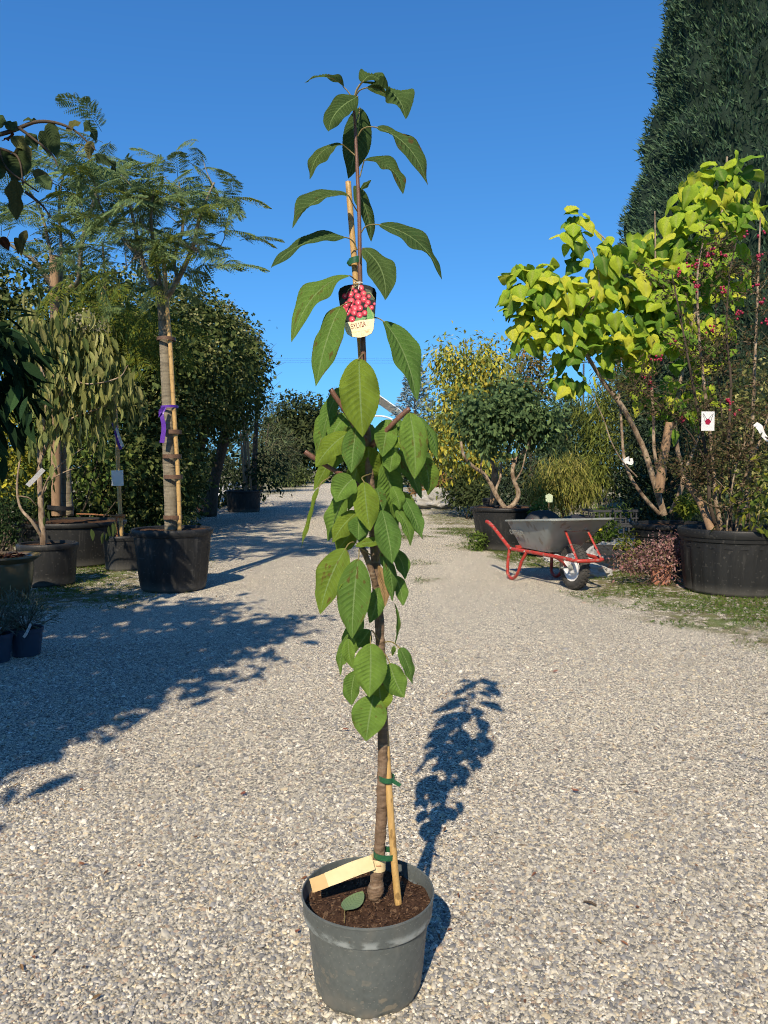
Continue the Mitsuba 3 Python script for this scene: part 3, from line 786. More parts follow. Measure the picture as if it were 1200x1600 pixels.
c1 = at(604, 1215, 1.60)
single('plant_tie', join([band(c1, 0.0165, 0.0185, 0.011, tilt=(-0.002, 0)), strip([c1 + [0.012, -0.012, -0.002], c1 + [0.020, -0.018, -0.004], c1 + [0.029, -0.018, -0.010]], [0.010, 0.009, 0.007])]),
       'green_tape', 'green tie with a loose tail, halfway up the bare cherry trunk', 'plant tie', smooth=30)
c2 = at(603, 1334, 1.59)
single('plant_tie', band(c2 + [-0.001, 0, 0], 0.0245, 0.0195, 0.012, tilt=(-0.001, 0)), 'green_tape', 'green plastic tie round cherry trunk and cane just above the soil', 'plant tie', smooth=30)
c3 = at(555, 408, 1.607)
single('plant_tie', join([band(c3, 0.0125, 0.012, 0.013, tilt=(0.003, 0)), strip([c3 + [-0.012, -0.006, -0.003], c3 + [-0.015, -0.009, -0.009]], [0.009, 0.007])]), 'green_tape', 'dark green tie high on the cherry shoot above the red fruit label', 'plant tie', smooth=30)

tag = thing('trunk_tag', 'cream plastic strip looped round the cherry trunk over the pot soil', 'plant tag')
c4 = at(590, 1348, 1.600)
part(tag, 'loop', band(c4, 0.0165, 0.0165, 0.026, 0.0010, tilt=(-0.001, 0)), 'cream_tag_mat', smooth=30)
s0 = at(583, 1347, 1.578)
part(tag, 'strip', strip([s0, at(552, 1358, 1.570), at(530, 1367, 1.566), at(510, 1375, 1.562)], [0.030, 0.031, 0.030, 0.029], 0.0009, (0.05, 0.25, 1)), 'cream_tag_mat', smooth=30)
part(tag, 'tip', strip([at(510.3, 1375, 1.5619), at(498, 1380, 1.560), at(486, 1384, 1.558)], [0.0285, 0.0285, 0.028], 0.0009, (0.05, 0.25, 1)), 'tan_tag_mat', smooth=30)
part(tag, 'slot', box(0.011, 0.0008, 0.0016, c4 + [0.002, -0.0178, 0.002]), 'ink_mat')

fl = thing('fallen_leaf', 'green leaf lying on the dark soil inside the grey pot', 'leaf')

def flat_leaf(key, base, tip, W, z_up, seed, bsdf, curl=0.15, stalk=None):
    LEAF_NO[0] += 1
    rng = np.random.default_rng(seed)
    L = np.linalg.norm(tip - base)
    d = (tip - base) / L
    s_ = unit(np.cross(d, [0, 0, 1]))
    nn = np.cross(s_, d)
    tt, s = np.meshgrid(np.linspace(0, 1, 25), np.linspace(-1, 1, 9), indexing='ij')
    w = np.clip(np.sin(math.pi * tt ** 0.8), 0, 1) ** 0.75 * W / 2
    z = z_up + curl * W * (s * s * 0.5 + 0.25 * np.sin(tt * 5 + seed)) + 0.0006 * np.cos(2 * math.pi * 9 * (tt - np.abs(s) * 0.2)) * np.sin(math.pi * tt)
    V = base + tt[..., None] * L * d + (s * w)[..., None] * s_ + z[..., None] * nn
    q = (np.arange(24)[:, None] * 9 + np.arange(8)).ravel()
    mesh = (V.reshape(-1, 3), np.stack([q, q + 1, q + 10, q + 9], 1))
    uv = np.stack([s.ravel() + 4 * LEAF_NO[0], tt.ravel()], 1)
    scene[key] = mikit.ply(mesh, bsdf, smooth=True, uv=uv)
    if stalk is not None:
        part(key, 'stalk', tube(stalk, 0.001, 6, 4), 'stalk_mat', smooth=True)


mat('dull_leaf_mat', two(prin(mikit.proc(lambda p, n, uv: mikit.mix((0.13, 0.20, 0.085), (0.19, 0.26, 0.12), mikit.fbm(p.x * 90, p.y * 90, p.z * 60, 3)) * (1 - 0.35 * (1 - mikit.smoothstep(0.0, 0.15, dr.abs((uv.y - dr.abs(uv.x - 4 * dr.floor((uv.x + 2) / 4)) * 0.2) * 10 - dr.floor((uv.y - dr.abs(uv.x - 4 * dr.floor((uv.x + 2) / 4)) * 0.2) * 10) - 0.5))))), 0.55)))
flat_leaf(fl, gr(538, 1424, 0.186), gr(567, 1396, 0.1855), 0.042, 0.001, 3, 'dull_leaf_mat', 0.12, [gr(538, 1442, 0.182), gr(538.5, 1432, 0.186), gr(538.5, 1423, 0.1875)])

# the hanging label with its printed cherries
lb = thing('plant_label', 'hanging printed label with red cherries and the word SYLVIA', 'plant label')
O, LX = at(559.5, 486, 1.572), unit(np.array([1, 0.0, 0.045]))
LN = unit(np.array([0.06, -1.0, 0.12]))
LN = unit(LN - LX * (LN @ LX))
LYv = np.cross(LN, LX)
LM = frame(O, LX, LYv, LN)
ux = lambda px, py: np.array([(px - 559.5), -(py - 486)]) * (1.572 / 1200)
from shapely.geometry import Polygon, Point, LineString
from shapely import affinity
outline = Polygon([ux(*q) for q in ((530, 456), (533, 449), (541, 445), (552, 443.5), (568, 444), (579, 447), (587, 452), (589, 459), (587, 478), (584.5, 500), (582, 516), (579, 522), (571, 526), (560, 528), (548, 526), (541, 521), (537, 510), (534, 490), (531, 470))]).buffer(0.002).buffer(-0.002)


def sheet(poly, z, th=0.0003):
    ms = []
    for g in getattr(poly, 'geoms', [poly]):
        m = trimesh.creation.extrude_polygon(g, th, engine='earcut')
        m.apply_translation([0, 0, z])
        ms.append(m)
    return moved(join(ms), LM)


part(lb, 'card', sheet(outline, -0.0008, 0.0008), 'soot_print')
lower = Polygon([ux(*q) for q in ((500, 506.5), (600, 497.5), (600, 540), (500, 540))]).intersection(outline.buffer(-0.0003))
part(lb, 'text_panel', sheet(lower, 0.0001), 'cream_print')
bits, cols = [], []


def ink(poly, z, col):
    poly = poly.intersection(outline.buffer(-0.0004))
    if poly.is_empty:
        return
    v, f = sheet(poly, z, 0.00012)
    bits.append((v, f))
    cols.append(np.tile(col, (len(v), 1)))


rng = np.random.default_rng(21)
for q, c in ((((531, 470), (536, 462), (541, 470), (537, 482)), (0.03, 0.06, 0.05)), (((572, 452), (580, 455), (585, 470), (578, 468)), (0.05, 0.08, 0.06)), (((574, 478), (578, 484), (584, 492), (583, 498.5), (573, 499.5)), (0.13, 0.33, 0.10)), (((558, 494), (572, 497), (568, 500), (554, 502)), (0.16, 0.33, 0.14))):
    ink(Polygon([ux(*p) for p in q]).buffer(0.0006), 0.0001, c)
cher = [(552, 449, 3.4), (565.5, 450, 4.6), (557, 455, 3.2), (540, 462, 4.3), (549, 459, 5.0), (560, 463, 4.9), (569, 459, 4.7), (577, 464, 3.0), (541.5, 475, 4.5), (549.5, 470, 5.4), (569, 468, 4.9), (560, 473, 5.0), (575, 473.5, 4.3), (549.5, 477, 3.4),
        (536.5, 482, 4.4), (544.5, 485, 5.0), (554.5, 482, 5.2), (562.5, 481.5, 4.7), (580.5, 481.5, 3.6), (542.5, 488.5, 4.0), (553, 488.5, 4.4), (569.5, 489.5, 4.2), (561.5, 492.5, 4.8), (549.5, 498.5, 4.6), (572, 478.5, 2.8), (585, 476, 2.2)]
for i, (x, y, r) in enumerate(cher):
    r *= U * 1.02
    c = ux(x, y)
    ink(Point(c).buffer(r, 10), 0.0002 + i * 0.000012, (0.30, 0.010, 0.035))
    ink(affinity.scale(Point(c + [0.02 * r, 0.12 * r]).buffer(r * 0.80, 8), 1, 1), 0.00033 + i * 0.000012, (0.62, 0.028, 0.075))
    ink(Point(c + [0.05 * r, 0.25 * r]).buffer(r * 0.45, 6), 0.00046 + i * 0.000012, (0.78, 0.13, 0.18))
    ink(Point(c + [0.1 * r, -0.12 * r]).buffer(r * 0.16, 5), 0.0006 + i * 0.000012, (0.9, 0.75, 0.72))
for q in (((541, 462), (546, 452), (556, 446)), ((569, 459), (579, 458), (586, 468)), ((574, 478), (580, 486), (583, 497)), ((549, 459), (551, 450), (560, 446))):
    ink(LineString([ux(*p) for p in q]).buffer(0.0005), 0.0010, (0.35, 0.33, 0.14))
part(lb, 'fruit_picture', join(bits), 'print_mat', color=np.vstack(cols), label='printed picture of red cherries')
tx = meshkit.text_mesh('SYLVIA', 1.0, 0.02, bold=True)
tv, tf = np.array(tx.vertices), np.array(tx.faces)
tv[:, 0] = (tv[:, 0] - tv[:, 0].min()) / np.ptp(tv[:, 0])
o, e = ux(548, 514.3), ux(571, 510.4)
d = (e - o)
h = 8.0 * U
pn = unit(np.array([-d[1], d[0]]))
part(lb, 'lettering', moved((np.stack([o[0] + tv[:, 0] * d[0] + pn[0] * tv[:, 1] * h, o[1] + tv[:, 0] * d[1] + pn[1] * tv[:, 1] * h, 0.00042 + tv[:, 2] * 0.008], 1), tf), LM), 'dark_ink_mat', label='red-brown word SYLVIA')
fine = [Polygon([ux(*p) for p in ((546, 519.9), (578, 515.2), (578, 515.9), (546, 520.6))]), Polygon([ux(*p) for p in ((569, 518), (575.5, 517.2), (576, 520.6), (569.6, 521))]), affinity.scale(Point(ux(565, 523.4)).buffer(2.6 * U), 1, 0.65).difference(affinity.scale(Point(ux(565, 523.2)).buffer(1.6 * U), 1, 0.6))]
part(lb, 'small_print', join([sheet(g, 0.00042, 0.00015) for g in fine]), 'tan_tag_mat')
part(lb, 'string', join([tube([at(553, 442.5, 1.592), at(560, 441, 1.590), at(567, 441.5, 1.592)], 0.0011, 6, 4), tube([at(561, 441, 1.590), at(561, 447, 1.576), at(560, 452, 1.5705)], 0.0009, 6, 4)]), 'white_mat', smooth=True)

# ---------------------------------------------------------------- pots
def tub(name, label, px, py, Yb, r_top, h, mat_='black_plastic', r_bot=None, flutes=0, lip=0.035, band_=0.12, soil_drop=0.05, group=None, cat='plant pot', centre=None, bottomless=False):
    """A round nursery tub whose foot stands round the ground point (x of px, Yb)."""
    X = (px - 600) / FOC * (Yb * math.cos(PITCH) + EYE[2] * math.sin(PITCH)) if centre is None else centre[0]
    c = np.array([X, Yb if centre is None else centre[1], 0.0])
    r_bot = r_bot or r_top * 0.78
    k = thing(name, label, cat, group)
    fl = None
    if flutes:
        fl = lambda a, r, z: 1 + 0.022 * np.sign(np.cos(a * flutes)) * np.abs(np.cos(a * flutes)) ** 0.5 * np.clip((h * 0.80 - z) / (h * 0.1), 0, 1) * np.clip(z / (0.1 * h), 0, 1)
    rb = lambda t: r_bot + (r_top * 0.955 - r_bot) * t ** 0.8
    prof = [(0, 0.004), (r_bot * 0.96, 0.004), (r_bot, 0.02)] + [(rb(t), h * t) for t in np.linspace(0.06, 1 - band_, 9)]
    prof += [(rb(1 - band_) + 0.012, h * (1 - band_) + 0.008), (rb(1 - band_ * 0.6) + 0.014, h * (1 - band_ * 0.5))]
    part(k, 'body', lathe(prof, 72, c, fl), mat_, smooth=40)
    rt = r_top
    part(k, 'rim', lathe([(rt * 0.965 - 0.01, h - lip * 1.5), (rt * 0.985, h - lip * 1.45), (rt, h - lip), (rt, h - 0.012), (rt - 0.008, h - 0.002), (rt - 0.02, h), (rt - 0.032, h - 0.006), (rt - 0.036, h - soil_drop - 0.06)], 72, c), mat_, smooth=40)
    part(k, 'soil', disk(rt - 0.03, 40, c + [0, 0, h - soil_drop], 8, 0.025, int(px) % 50, 9), 'soil_mat', smooth=True)
    return k, c


# ---------------------------------------------------------------- pinnate fronds of the silk trees
def frond_mesh(seed, hang, cols):
    rng = np.random.default_rng(seed)
    P, D, N, L = [], [], [], []
    m = 9
    tubes = []
    f = lambda x: np.array([x, 0, 0.10 * x - hang * x * x])
    tubes.append(tube([f(0), f(0.35), f(0.7), f(0.98)], [0.008, 0.006, 0.004, 0.002], 4, 3))
    for i in range(m):
        x = 0.16 + 0.84 * i / (m - 1)
        ln = 0.40 * math.sin(math.pi * (0.25 + 0.62 * i / (m - 1)))
        for s in (-1, 1):
            b = f(x)
            a = math.radians(54 - 26 * i / m + rng.normal() * 6) * s
            d = np.array([math.cos(a), math.sin(a), 0.05 - hang * 0.5 * x])
            dr_ = -0.7 * hang - 0.35 * rng.random()
            q = 8
            for j in range(q):
                t = 0.12 + 0.88 * j / (q - 1)
                c = b + d * ln * t + np.array([0, 0, dr_]) * ln * t * t
                l = 0.105 * math.sin(math.pi * (0.2 + 0.65 * t))
                for u in (-1, 1):
                    v = a + u * math.radians(62)
                    P.append(c)
                    D.append([math.cos(v), math.sin(v), -0.45 - 0.3 * hang])
                    N.append([0, 0, 1])
                    L.append(l)
    P, D, N, L = map(np.array, (P, D, N, L))
    n = len(P)
    M, c = leaves(P, D, unit(N + rng.normal(size=(n, 3)) * 0.15), L, L * 0.40, palette(rng, cols, np.zeros(n, int), n, 0, 0.2), 2, 0.1)
    tv = join(tubes)
    return join([M, tv]), np.vstack([c, np.tile((0.14, 0.15, 0.05), (len(tv[0]), 1))])


def frond_set(cols, hang):
    out = []
    for i in range(4):
        M, c = frond_mesh(60 + i + int(hang * 100), hang * (0.8 + 0.15 * i), cols)
        out.append(mikit.ply(M, 'leaf_mat', smooth=False, color=c))
    return out


GREEN_FRONDS = frond_set([(0.17, 0.25, 0.11), (0.24, 0.31, 0.11), (0.11, 0.18, 0.085)], 0.35)
YELLOW_FRONDS = frond_set([(0.12, 0.17, 0.035), (0.20, 0.21, 0.03), (0.08, 0.13, 0.04)], 0.75)


def put_fronds(tree_, seed, tips, per, length, sets, up=0.12, spread=0.12, first=None, name='frond'):
    rng = np.random.default_rng(seed)
    i = 0
    for tip, d in tips:
        for _ in range(per):
            a = rng.random() * 6.283
            x = unit(np.array([math.cos(a), math.sin(a), up + 0.5 * rng.normal()]) + 0.55 * np.asarray(d))
            x = unit(np.array([x[0], x[1], min(x[2], 0.30)]))
            z = unit(np.array([-0.1, -0.45, 0.85]) + 0.38 * rng.normal(size=3))
            y = unit(np.cross(z, x))
            z = np.cross(x, y)
            l = length * (0.7 + 0.55 * rng.random())
            s = sets[int(rng.integers(0, len(sets)))]
            k = thing(tree_ + '__' + name)
            scene[k] = {**s, 'to_world': T(frame(np.asarray(tip) - 0.06 * x + rng.normal(size=3) * spread, x * l, y * l, z * l))}
            i += 1
    return i


def limb_tree(tree_, trunk_pts, trunk_r, limbs, bark_, seed, twig_n=4, twig_l=0.4, twig_r=0.006):
    """Trunk and limbs (pixel paths with depth); returns the ends of limbs and twigs with their directions."""
    rng = np.random.default_rng(seed)
    part(tree_, 'trunk', tube(curve_pts(trunk_pts), trunk_r, 14, 8, 0.05, seed), bark_, smooth=True)
    tips = []
    for path, r in limbs:
        p = curve_pts(path)
        ms = [tube(p, np.linspace(r, r * 0.3, len(p)), 8, 6, 0.06, seed)]
        tips.append((p[-1], unit(p[-1] - p[-2])))
        m2, tw = twigs(rng, p, twig_n, twig_l, twig_r, 0.45, 0.35, 5)
        tips += [(q[-1], unit(q[-1] - q[0])) for q in tw]
        part(tree_, 'limb', join(ms + m2), bark_, smooth=True)
    return tips


# the left tub with the silk tree
tb, TC = tub('plant_tub', 'black round tub under the silk tree with purple ribbon, left of the drive', 271, 905, 6.98, 0.365, 0.56, r_bot=0.285, flutes=10, soil_drop=0.03)
silk = thing('silk_tree', 'silk tree with feathery leaves and a ribbon-tied grey trunk', 'tree')
YA = 6.95
tips = limb_tree(silk, [(268, 832, YA), (267, 780, YA), (264, 720, YA), (263, 650, YA), (260, 590, YA), (257, 530, YA), (254, 478, YA), (252, 455, YA)], [0.063, 0.060, 0.056, 0.054, 0.050, 0.047, 0.047, 0.045],
                 [([(252, 465, YA), (236, 438, YA), (222, 405, 7.0), (212, 360, 7.1), (203, 320, 7.2), (196, 290, 7.2)], 0.030),
                  ([(253, 470, YA), (246, 425, YA), (240, 385, 6.8), (236, 340, 6.6), (240, 300, 6.5)], 0.028),
                  ([(254, 472, YA), (268, 455, YA), (276, 432, 7.0), (272, 405, 7.1), (285, 360, 7.2), (284, 318, 7.2), (280, 285, 7.2)], 0.026),
                  ([(256, 465, YA), (272, 448, 6.8), (300, 390, 6.6), (308, 355, 6.5), (320, 318, 6.5), (335, 285, 6.5)], 0.026),
                  ([(300, 385, 6.6), (315, 395, 6.5), (328, 402, 6.4)], 0.014),
                  ([(222, 405, 7.0), (195, 380, 6.9), (165, 340, 6.8), (140, 290, 6.8)], 0.014),
                  ([(240, 385, 6.8), (215, 400, 6.5), (195, 420, 6.4)], 0.012)], 'grey_bark', 31, 5, 0.30)
nf = put_fronds(silk, 32, tips, 3, 0.32, GREEN_FRONDS + YELLOW_FRONDS[:1])
rng = np.random.default_rng(8)
extra = [(at(x, y, 6.95 + 0.5 * rng.normal() * 0.6), np.array([0, 0, 0.2])) for x, y in [(160, 300), (185, 290), (200, 330), (230, 320), (260, 300), (300, 320), (250, 350), (215, 370), (180, 380), (160, 400), (200, 430), (230, 450), (180, 450), (290, 430), (310, 420),
                                                                               (315, 370), (330, 340), (345, 310), (335, 295), (320, 410), (332, 420), (265, 290), (225, 290), (300, 305)]]
put_fronds(silk, 33, extra, 2, 0.34, GREEN_FRONDS, up=-0.1)
ck = curve_pts([(281, 832, 6.9), (279, 760, 6.9), (275, 690, 6.9), (270, 610, 6.9), (266, 540, 6.9), (261, 480, 6.9), (257, 420, 6.9), (254, 385, 6.9)])
single('bamboo_cane', tube(ck, 0.020, 10, 5), 'bamboo_mat', 'orange-brown cane strapped to the silk tree trunk in the black tub', 'bamboo cane', smooth=True)
for i, (x, y) in enumerate([(269, 675), (269, 713), (271, 745), (270, 808), (260, 530)]):
    single('trunk_strap', band(at(x, y, 6.93), 0.080, 0.085, 0.036 if i != 4 else 0.03, 0.003), 'brown_tape', 'brown tape strap on the ribboned silk tree trunk, ' + ('just under the purple ribbon', 'second below the ribbon', 'third below the ribbon', 'lowest, near the soil', 'highest, above the ribbon')[i], 'strap', smooth=30, group='brown straps on the silk tree trunk')
rb = thing('ribbon', 'purple ribbon knotted round the silk tree trunk with a hanging tail', 'ribbon')
part(rb, 'loop', band(at(265, 636, 6.93), 0.072, 0.082, 0.022, 0.004, (0.004, 0)), 'purple_tape', smooth=30)
part(rb, 'tail', strip([at(258, 637, 6.83), at(253, 648, 6.80), at(256, 668, 6.80), at(253, 692, 6.80)], [0.025, 0.034, 0.040, 0.040], 0.003, (1, 0, 0.1)), 'purple_tape', smooth=30)
part(rb, 'bow', strip([at(258, 637, 6.83), at(251, 642, 6.79), at(249, 650, 6.80), at(254, 646, 6.80)], [0.03, 0.03, 0.03, 0.02], 0.003, (0, 0, 1)), 'purple_tape', smooth=30)

# the wide container behind, with its own silk tree, post and strap
wide, WC = tub('plant_container', 'very wide black container at the back left, behind the flower shrub pot', 112, 880, 8.9, 0.62, 0.50, r_bot=0.55, soil_drop=0.03)
silk2 = thing('silk_tree', 'silk tree tied to a thick wooden post, behind the drooping shrub', 'tree')
YB = 8.75
tips = limb_tree(silk2, [(106, 806, YB), (102, 740, YB), (99, 680, YB), (97, 620, YB), (96, 560, YB), (95, 500, YB), (93, 455, YB)], [0.068, 0.060, 0.055, 0.052, 0.05, 0.05, 0.045],
                 [([(94, 470, YB), (108, 452, YB), (122, 440, 8.6), (124, 420, 8.5), (130, 370, 8.4), (150, 300, 8.3), (140, 275, 8.3), (124, 264, 8.3), (110, 246, 8.3)], 0.034),
                  ([(92, 458, YB), (70, 430, 8.6), (50, 405, 8.5), (20, 385, 8.4), (-15, 360, 8.4)], 0.036),
                  ([(94, 460, YB), (80, 400, 8.8), (64, 330, 8.8), (40, 290, 8.8)], 0.026),
                  ([(94, 455, YB), (96, 390, 8.8), (92, 320, 8.8), (100, 265, 8.8)], 0.024),
                  ([(130, 370, 8.4), (170, 335, 8.4), (200, 350, 8.3)], 0.014)], 'grey_bark', 41, 4, 0.36)
put_fronds(silk2, 42, tips, 2, 0.38, GREEN_FRONDS + YELLOW_FRONDS[:1])
extra = [(at(x, y, 8.6 + 0.4 * rng.normal()), np.array([0, 0, 0.2])) for x, y in [(30, 330), (60, 340), (90, 350), (120, 340), (20, 360), (75, 375), (105, 370), (50, 300), (110, 240), (130, 260), (95, 265), (150, 360), (10, 330), (140, 235)]]
put_fronds(silk2, 43, extra, 2, 0.40, GREEN_FRONDS, up=-0.1)
post = tube(curve_pts([(88, 806, 8.60), (85, 400, 8.62)]), 0.052, 14, 6, 0.02, 5)
single('wooden_post', post, 'wood_mat', 'round wooden post standing in the wide black container', 'post', smooth=40)
for x, y, w_, wh in ((95, 793, 0.135, 'lowest, near the container soil'), (98, 663, 0.07, 'middle one'), (89, 455, 0.07, 'highest, below the crown')):
    single('trunk_strap', band(at(x, y, 8.66), w_, 0.13 if w_ > .1 else 0.12, 0.05, 0.006, (-0.01, 0)), 'black_rubber', 'black rubber strap round wooden post and tree, ' + wh, 'strap', smooth=30, group='black straps on the wooden post')

# the drooping shrub in the pot before it
sp, SC = tub('plant_pot', 'black pot with the pale-stemmed drooping shrub, next to the glazed bowl', 76, 900, 7.25, 0.275, 0.40, r_bot=0.235, soil_drop=0.025)
shrub = thing('flowering_shrub', 'pale-stemmed shrub with long drooping olive leaves', 'shrub')
YS = 7.2
stems = [([(68, 852, YS), (64, 790, YS), (62, 740, YS), (63, 700, YS), (70, 650, YS), (75, 610, YS), (60, 560, YS), (50, 500, YS)], 0.030), ([(66, 840, YS), (50, 815, 7.1), (33, 795, 7.1), (27, 770, 7.1), (28, 740, 7.1), (32, 715, 7.1)], 0.016),
         ([(63, 720, YS), (75, 690, YS), (88, 668, YS), (96, 640, YS), (100, 590, YS), (105, 540, YS), (120, 500, 7.2)], 0.018), ([(64, 780, YS), (72, 755, 7.1), (85, 735, 7.0), (108, 715, 7.0), (130, 700, 7.0)], 0.010), ([(68, 770, YS), (80, 750, 7.3), (100, 738, 7.3), (128, 728, 7.3)], 0.009),
         ([(28, 775, 7.1), (45, 778, 7.1), (57, 790, 7.15)], 0.008), ([(66, 690, YS), (75, 640, 7.4), (90, 600, 7.5), (130, 560, 7.5), (160, 520, 7.4)], 0.012), ([(88, 668, YS), (120, 650, 7.2), (150, 640, 7.1), (175, 630, 7.1)], 0.010),
         ([(75, 610, YS), (40, 590, 7.2), (20, 560, 7.2)], 0.010), ([(100, 590, YS), (140, 600, 7.0), (185, 590, 7.0), (200, 570, 7.0)], 0.009)]
for path, r in stems:
    p = curve_pts(path)
    part(shrub, 'stem', tube(p, np.linspace(r, r * 0.4, len(p)), 9, 6, 0.25, 3), 'pale_bark', smooth=True)
px2w = lambda x, y, Y, rx, ry, rz: tuple(at(x, y, Y)) + (rx * Y / FOC, rz, ry * Y / FOC)
crown(shrub, 51, [px2w(95, 545, 7.3, 70, 55, 0.5), px2w(150, 590, 7.3, 55, 60, 0.45), px2w(75, 610, 7.2, 55, 50, 0.4), px2w(185, 600, 7.2, 28, 45, 0.3), px2w(60, 510, 7.3, 40, 35, 0.4), px2w(140, 520, 7.4, 45, 35, 0.4), px2w(105, 660, 7.2, 60, 40, 0.4)],
      330, 4, 0.07, 0.125, 0.048, [(0.29, 0.30, 0.10), (0.38, 0.37, 0.15), (0.18, 0.21, 0.075), (0.10, 0.14, 0.05)], hang=2.3, outw=0.3, k=4, droop=0.1, fold=0.55, shell=0.45)
crown(shrub, 52, [px2w(45, 740, 7.15, 18, 30, 0.15), px2w(80, 800, 7.1, 12, 10, 0.1), px2w(170, 830, 7.1, 14, 10, 0.08), px2w(95, 740, 7.2, 25, 25, 0.1)], 10, 4, 0.05, 0.085, 0.035, [(0.08, 0.12, 0.04), (0.12, 0.16, 0.055)], hang=2.3, outw=0.3, k=4, fold=0.5, name='foliage')
crown(shrub, 53, [px2w(140, 505, 7.25, 22, 12, 0.12)], 14, 14, 0.035, 0.024, 0.018, [(0.55, 0.52, 0.40), (0.40, 0.36, 0.24)], name='flower_head', tuft_var=0.2)
tg = thing('plant_tag', 'white slanting strip tag on the pale stem of the drooping shrub', 'plant tag')
scene[tg] = mikit.ply(strip([at(43, 759, 7.05), at(56, 746, 7.05), at(68, 733, 7.05)], 0.042, 0.002, (0.3, -0.3, 1)), 'white_mat', smooth=False)

# the slim pot with a young silk tree on a cane
sl, LC = tub('plant_pot', 'black slim pot with the small cane-tied young tree, between two larger tubs', 194, 878, 8.35, 0.225, 0.38, r_bot=0.19, soil_drop=0.03)
young = thing('silk_tree', 'small young silk tree with drooping yellowish leaves on a cane', 'tree')
p = curve_pts([(190, 838, 8.32), (187, 780, 8.3), (184, 720, 8.3), (181, 660, 8.3), (176, 600, 8.3), (170, 540, 8.3), (166, 480, 8.3), (163, 420, 8.3), (160, 380, 8.3)])
part(young, 'trunk', tube(p, np.linspace(0.018, 0.010, 9), 8, 5), 'dark_bark', smooth=True)
rng = np.random.default_rng(61)
tips = [(at(x, y, 8.25 + rng.normal() * 0.2), np.array([rng.normal() * .4, rng.normal() * .4, -0.4])) for x, y in [(165, 450), (175, 470), (150, 480), (185, 500), (170, 520), (195, 480), (200, 520), (150, 440), (180, 430), (215, 500), (190, 540), (160, 505)]]
put_fronds(young, 62, tips, 4, 0.52, YELLOW_FRONDS, up=-0.15)
single('bamboo_cane', tube(curve_pts([(190, 845, 8.2), (185, 740, 8.2), (180, 640, 8.2), (166, 500, 8.2), (160, 450, 8.2)]), 0.022, 10, 5), 'bamboo_mat', 'thick tan cane in the slim black pot, with a white card on it', 'bamboo cane', smooth=True)
card = thing('plant_tag', 'white square card hanging on the cane of the slim pot', 'plant tag')
scene[card] = mikit.ply(moved(box(0.125, 0.003, 0.165), frame(at(183.5, 747, 8.16), [1, 0, 0.02], [0, 1, 0], [-0.02, 0, 1])), 'white_mat')
rb = thing('ribbon', 'purple and white ribbon hanging from the cane of the slim pot', 'ribbon')
part(rb, 'tail', strip([at(174, 650, 8.16), at(180, 668, 8.13), at(186, 690, 8.13), at(189, 702, 8.13)], [0.04, 0.045, 0.05, 0.03], 0.003, (1, 0, 0.3)), 'purple_tape', smooth=30)
part(rb, 'end', strip([at(181, 668, 8.11), at(188, 688, 8.11), at(192, 698, 8.11)], [0.02, 0.03, 0.03], 0.003, (1, 0, 0.3)), 'white_mat', smooth=30)
cord = thing('cord', 'orange fibre cord tied round the foot of the slim pot cane', 'cord')
scene[cord] = mikit.ply(join([tube(curve_pts([(120, 803, 8.45), (150, 804, 8.3), (180, 806, 8.15), (194, 806, 8.14)]), 0.008, 6, 5), band(at(188, 806, 8.2), 0.04, 0.04, 0.035, 0.01), tube(curve_pts([(182, 808, 8.14), (181, 822, 8.14), (183, 838, 8.14)]), 0.012, 6, 4)]), 'fibre_mat', smooth=40)

# the glazed bowl, lavender pots, leafy shrubs at the left edge
bw = thing('glazed_bowl', 'brown glazed ceramic bowl with a broad flat rim at the left edge', 'plant pot')
BC = gr(-24, 949) * [1, 1, 0] + [0, 0.28, 0]
part(bw, 'body', lathe([(0, 0.003), (0.19, 0.003), (0.20, 0.02), (0.235, 0.15), (0.25, 0.30), (0.245, 0.33)], 64, BC), 'glazed_mat', smooth=40)
part(bw, 'rim', lathe([(0.243, 0.325), (0.29, 0.36), (0.305, 0.372), (0.303, 0.384), (0.288, 0.388), (0.245, 0.372), (0.232, 0.35), (0.23, 0.30)], 64, BC), 'glazed_mat', smooth=40)
part(bw, 'soil', disk(0.238, 36, BC + [0, 0, 0.355], 6, 0.02, 3, 14), 'soil_mat', smooth=True)
n = 160
rng = np.random.default_rng(66)
P = BC + np.stack([rng.uniform(-.16, .16, n), rng.uniform(-.16, .16, n), 0.36 + 0.02 * rng.random(n)], 1)
M, c = leaves(P, unit(rng.normal(size=(n, 3)) * [1, 1, .3]), unit(rng.normal(size=(n, 3)) * .4 + [0, 0, 1]), 0.06, 0.035, palette(rng, [(0.22, 0.09, 0.05), (0.13, 0.06, 0.035)], np.zeros(n, int), n), 2, 0.2)
part(bw, 'mulch', M, 'stone_mat', color=c, kind='stuff')


def small_pot(px, py, r, h, label):
    c = gr(px, py) * [1, 1, 0] + [0, r * 0.9, 0]
    k = thing('plant_pot', label, 'plant pot')
    part(k, 'body', lathe([(0, 0.003), (r * 0.78, 0.003), (r * 0.80, 0.01), (r * 0.95, h * 0.85), (r * 0.95, h * 0.9)], 48, c), 'blue_plastic', smooth=40)
    part(k, 'rim', lathe([(r * 0.95, h * 0.84), (r, h * 0.85), (r * 1.02, h * 0.99), (r * 0.99, h), (r * 0.95, h * 0.98), (r * 0.93, h * 0.8)], 48, c), 'blue_plastic', smooth=40)
    part(k, 'soil', disk(r * 0.94, 28, c + [0, 0, h * 0.88], 5, 0.008, 5, 20), 'soil_mat', smooth=True)
    return c


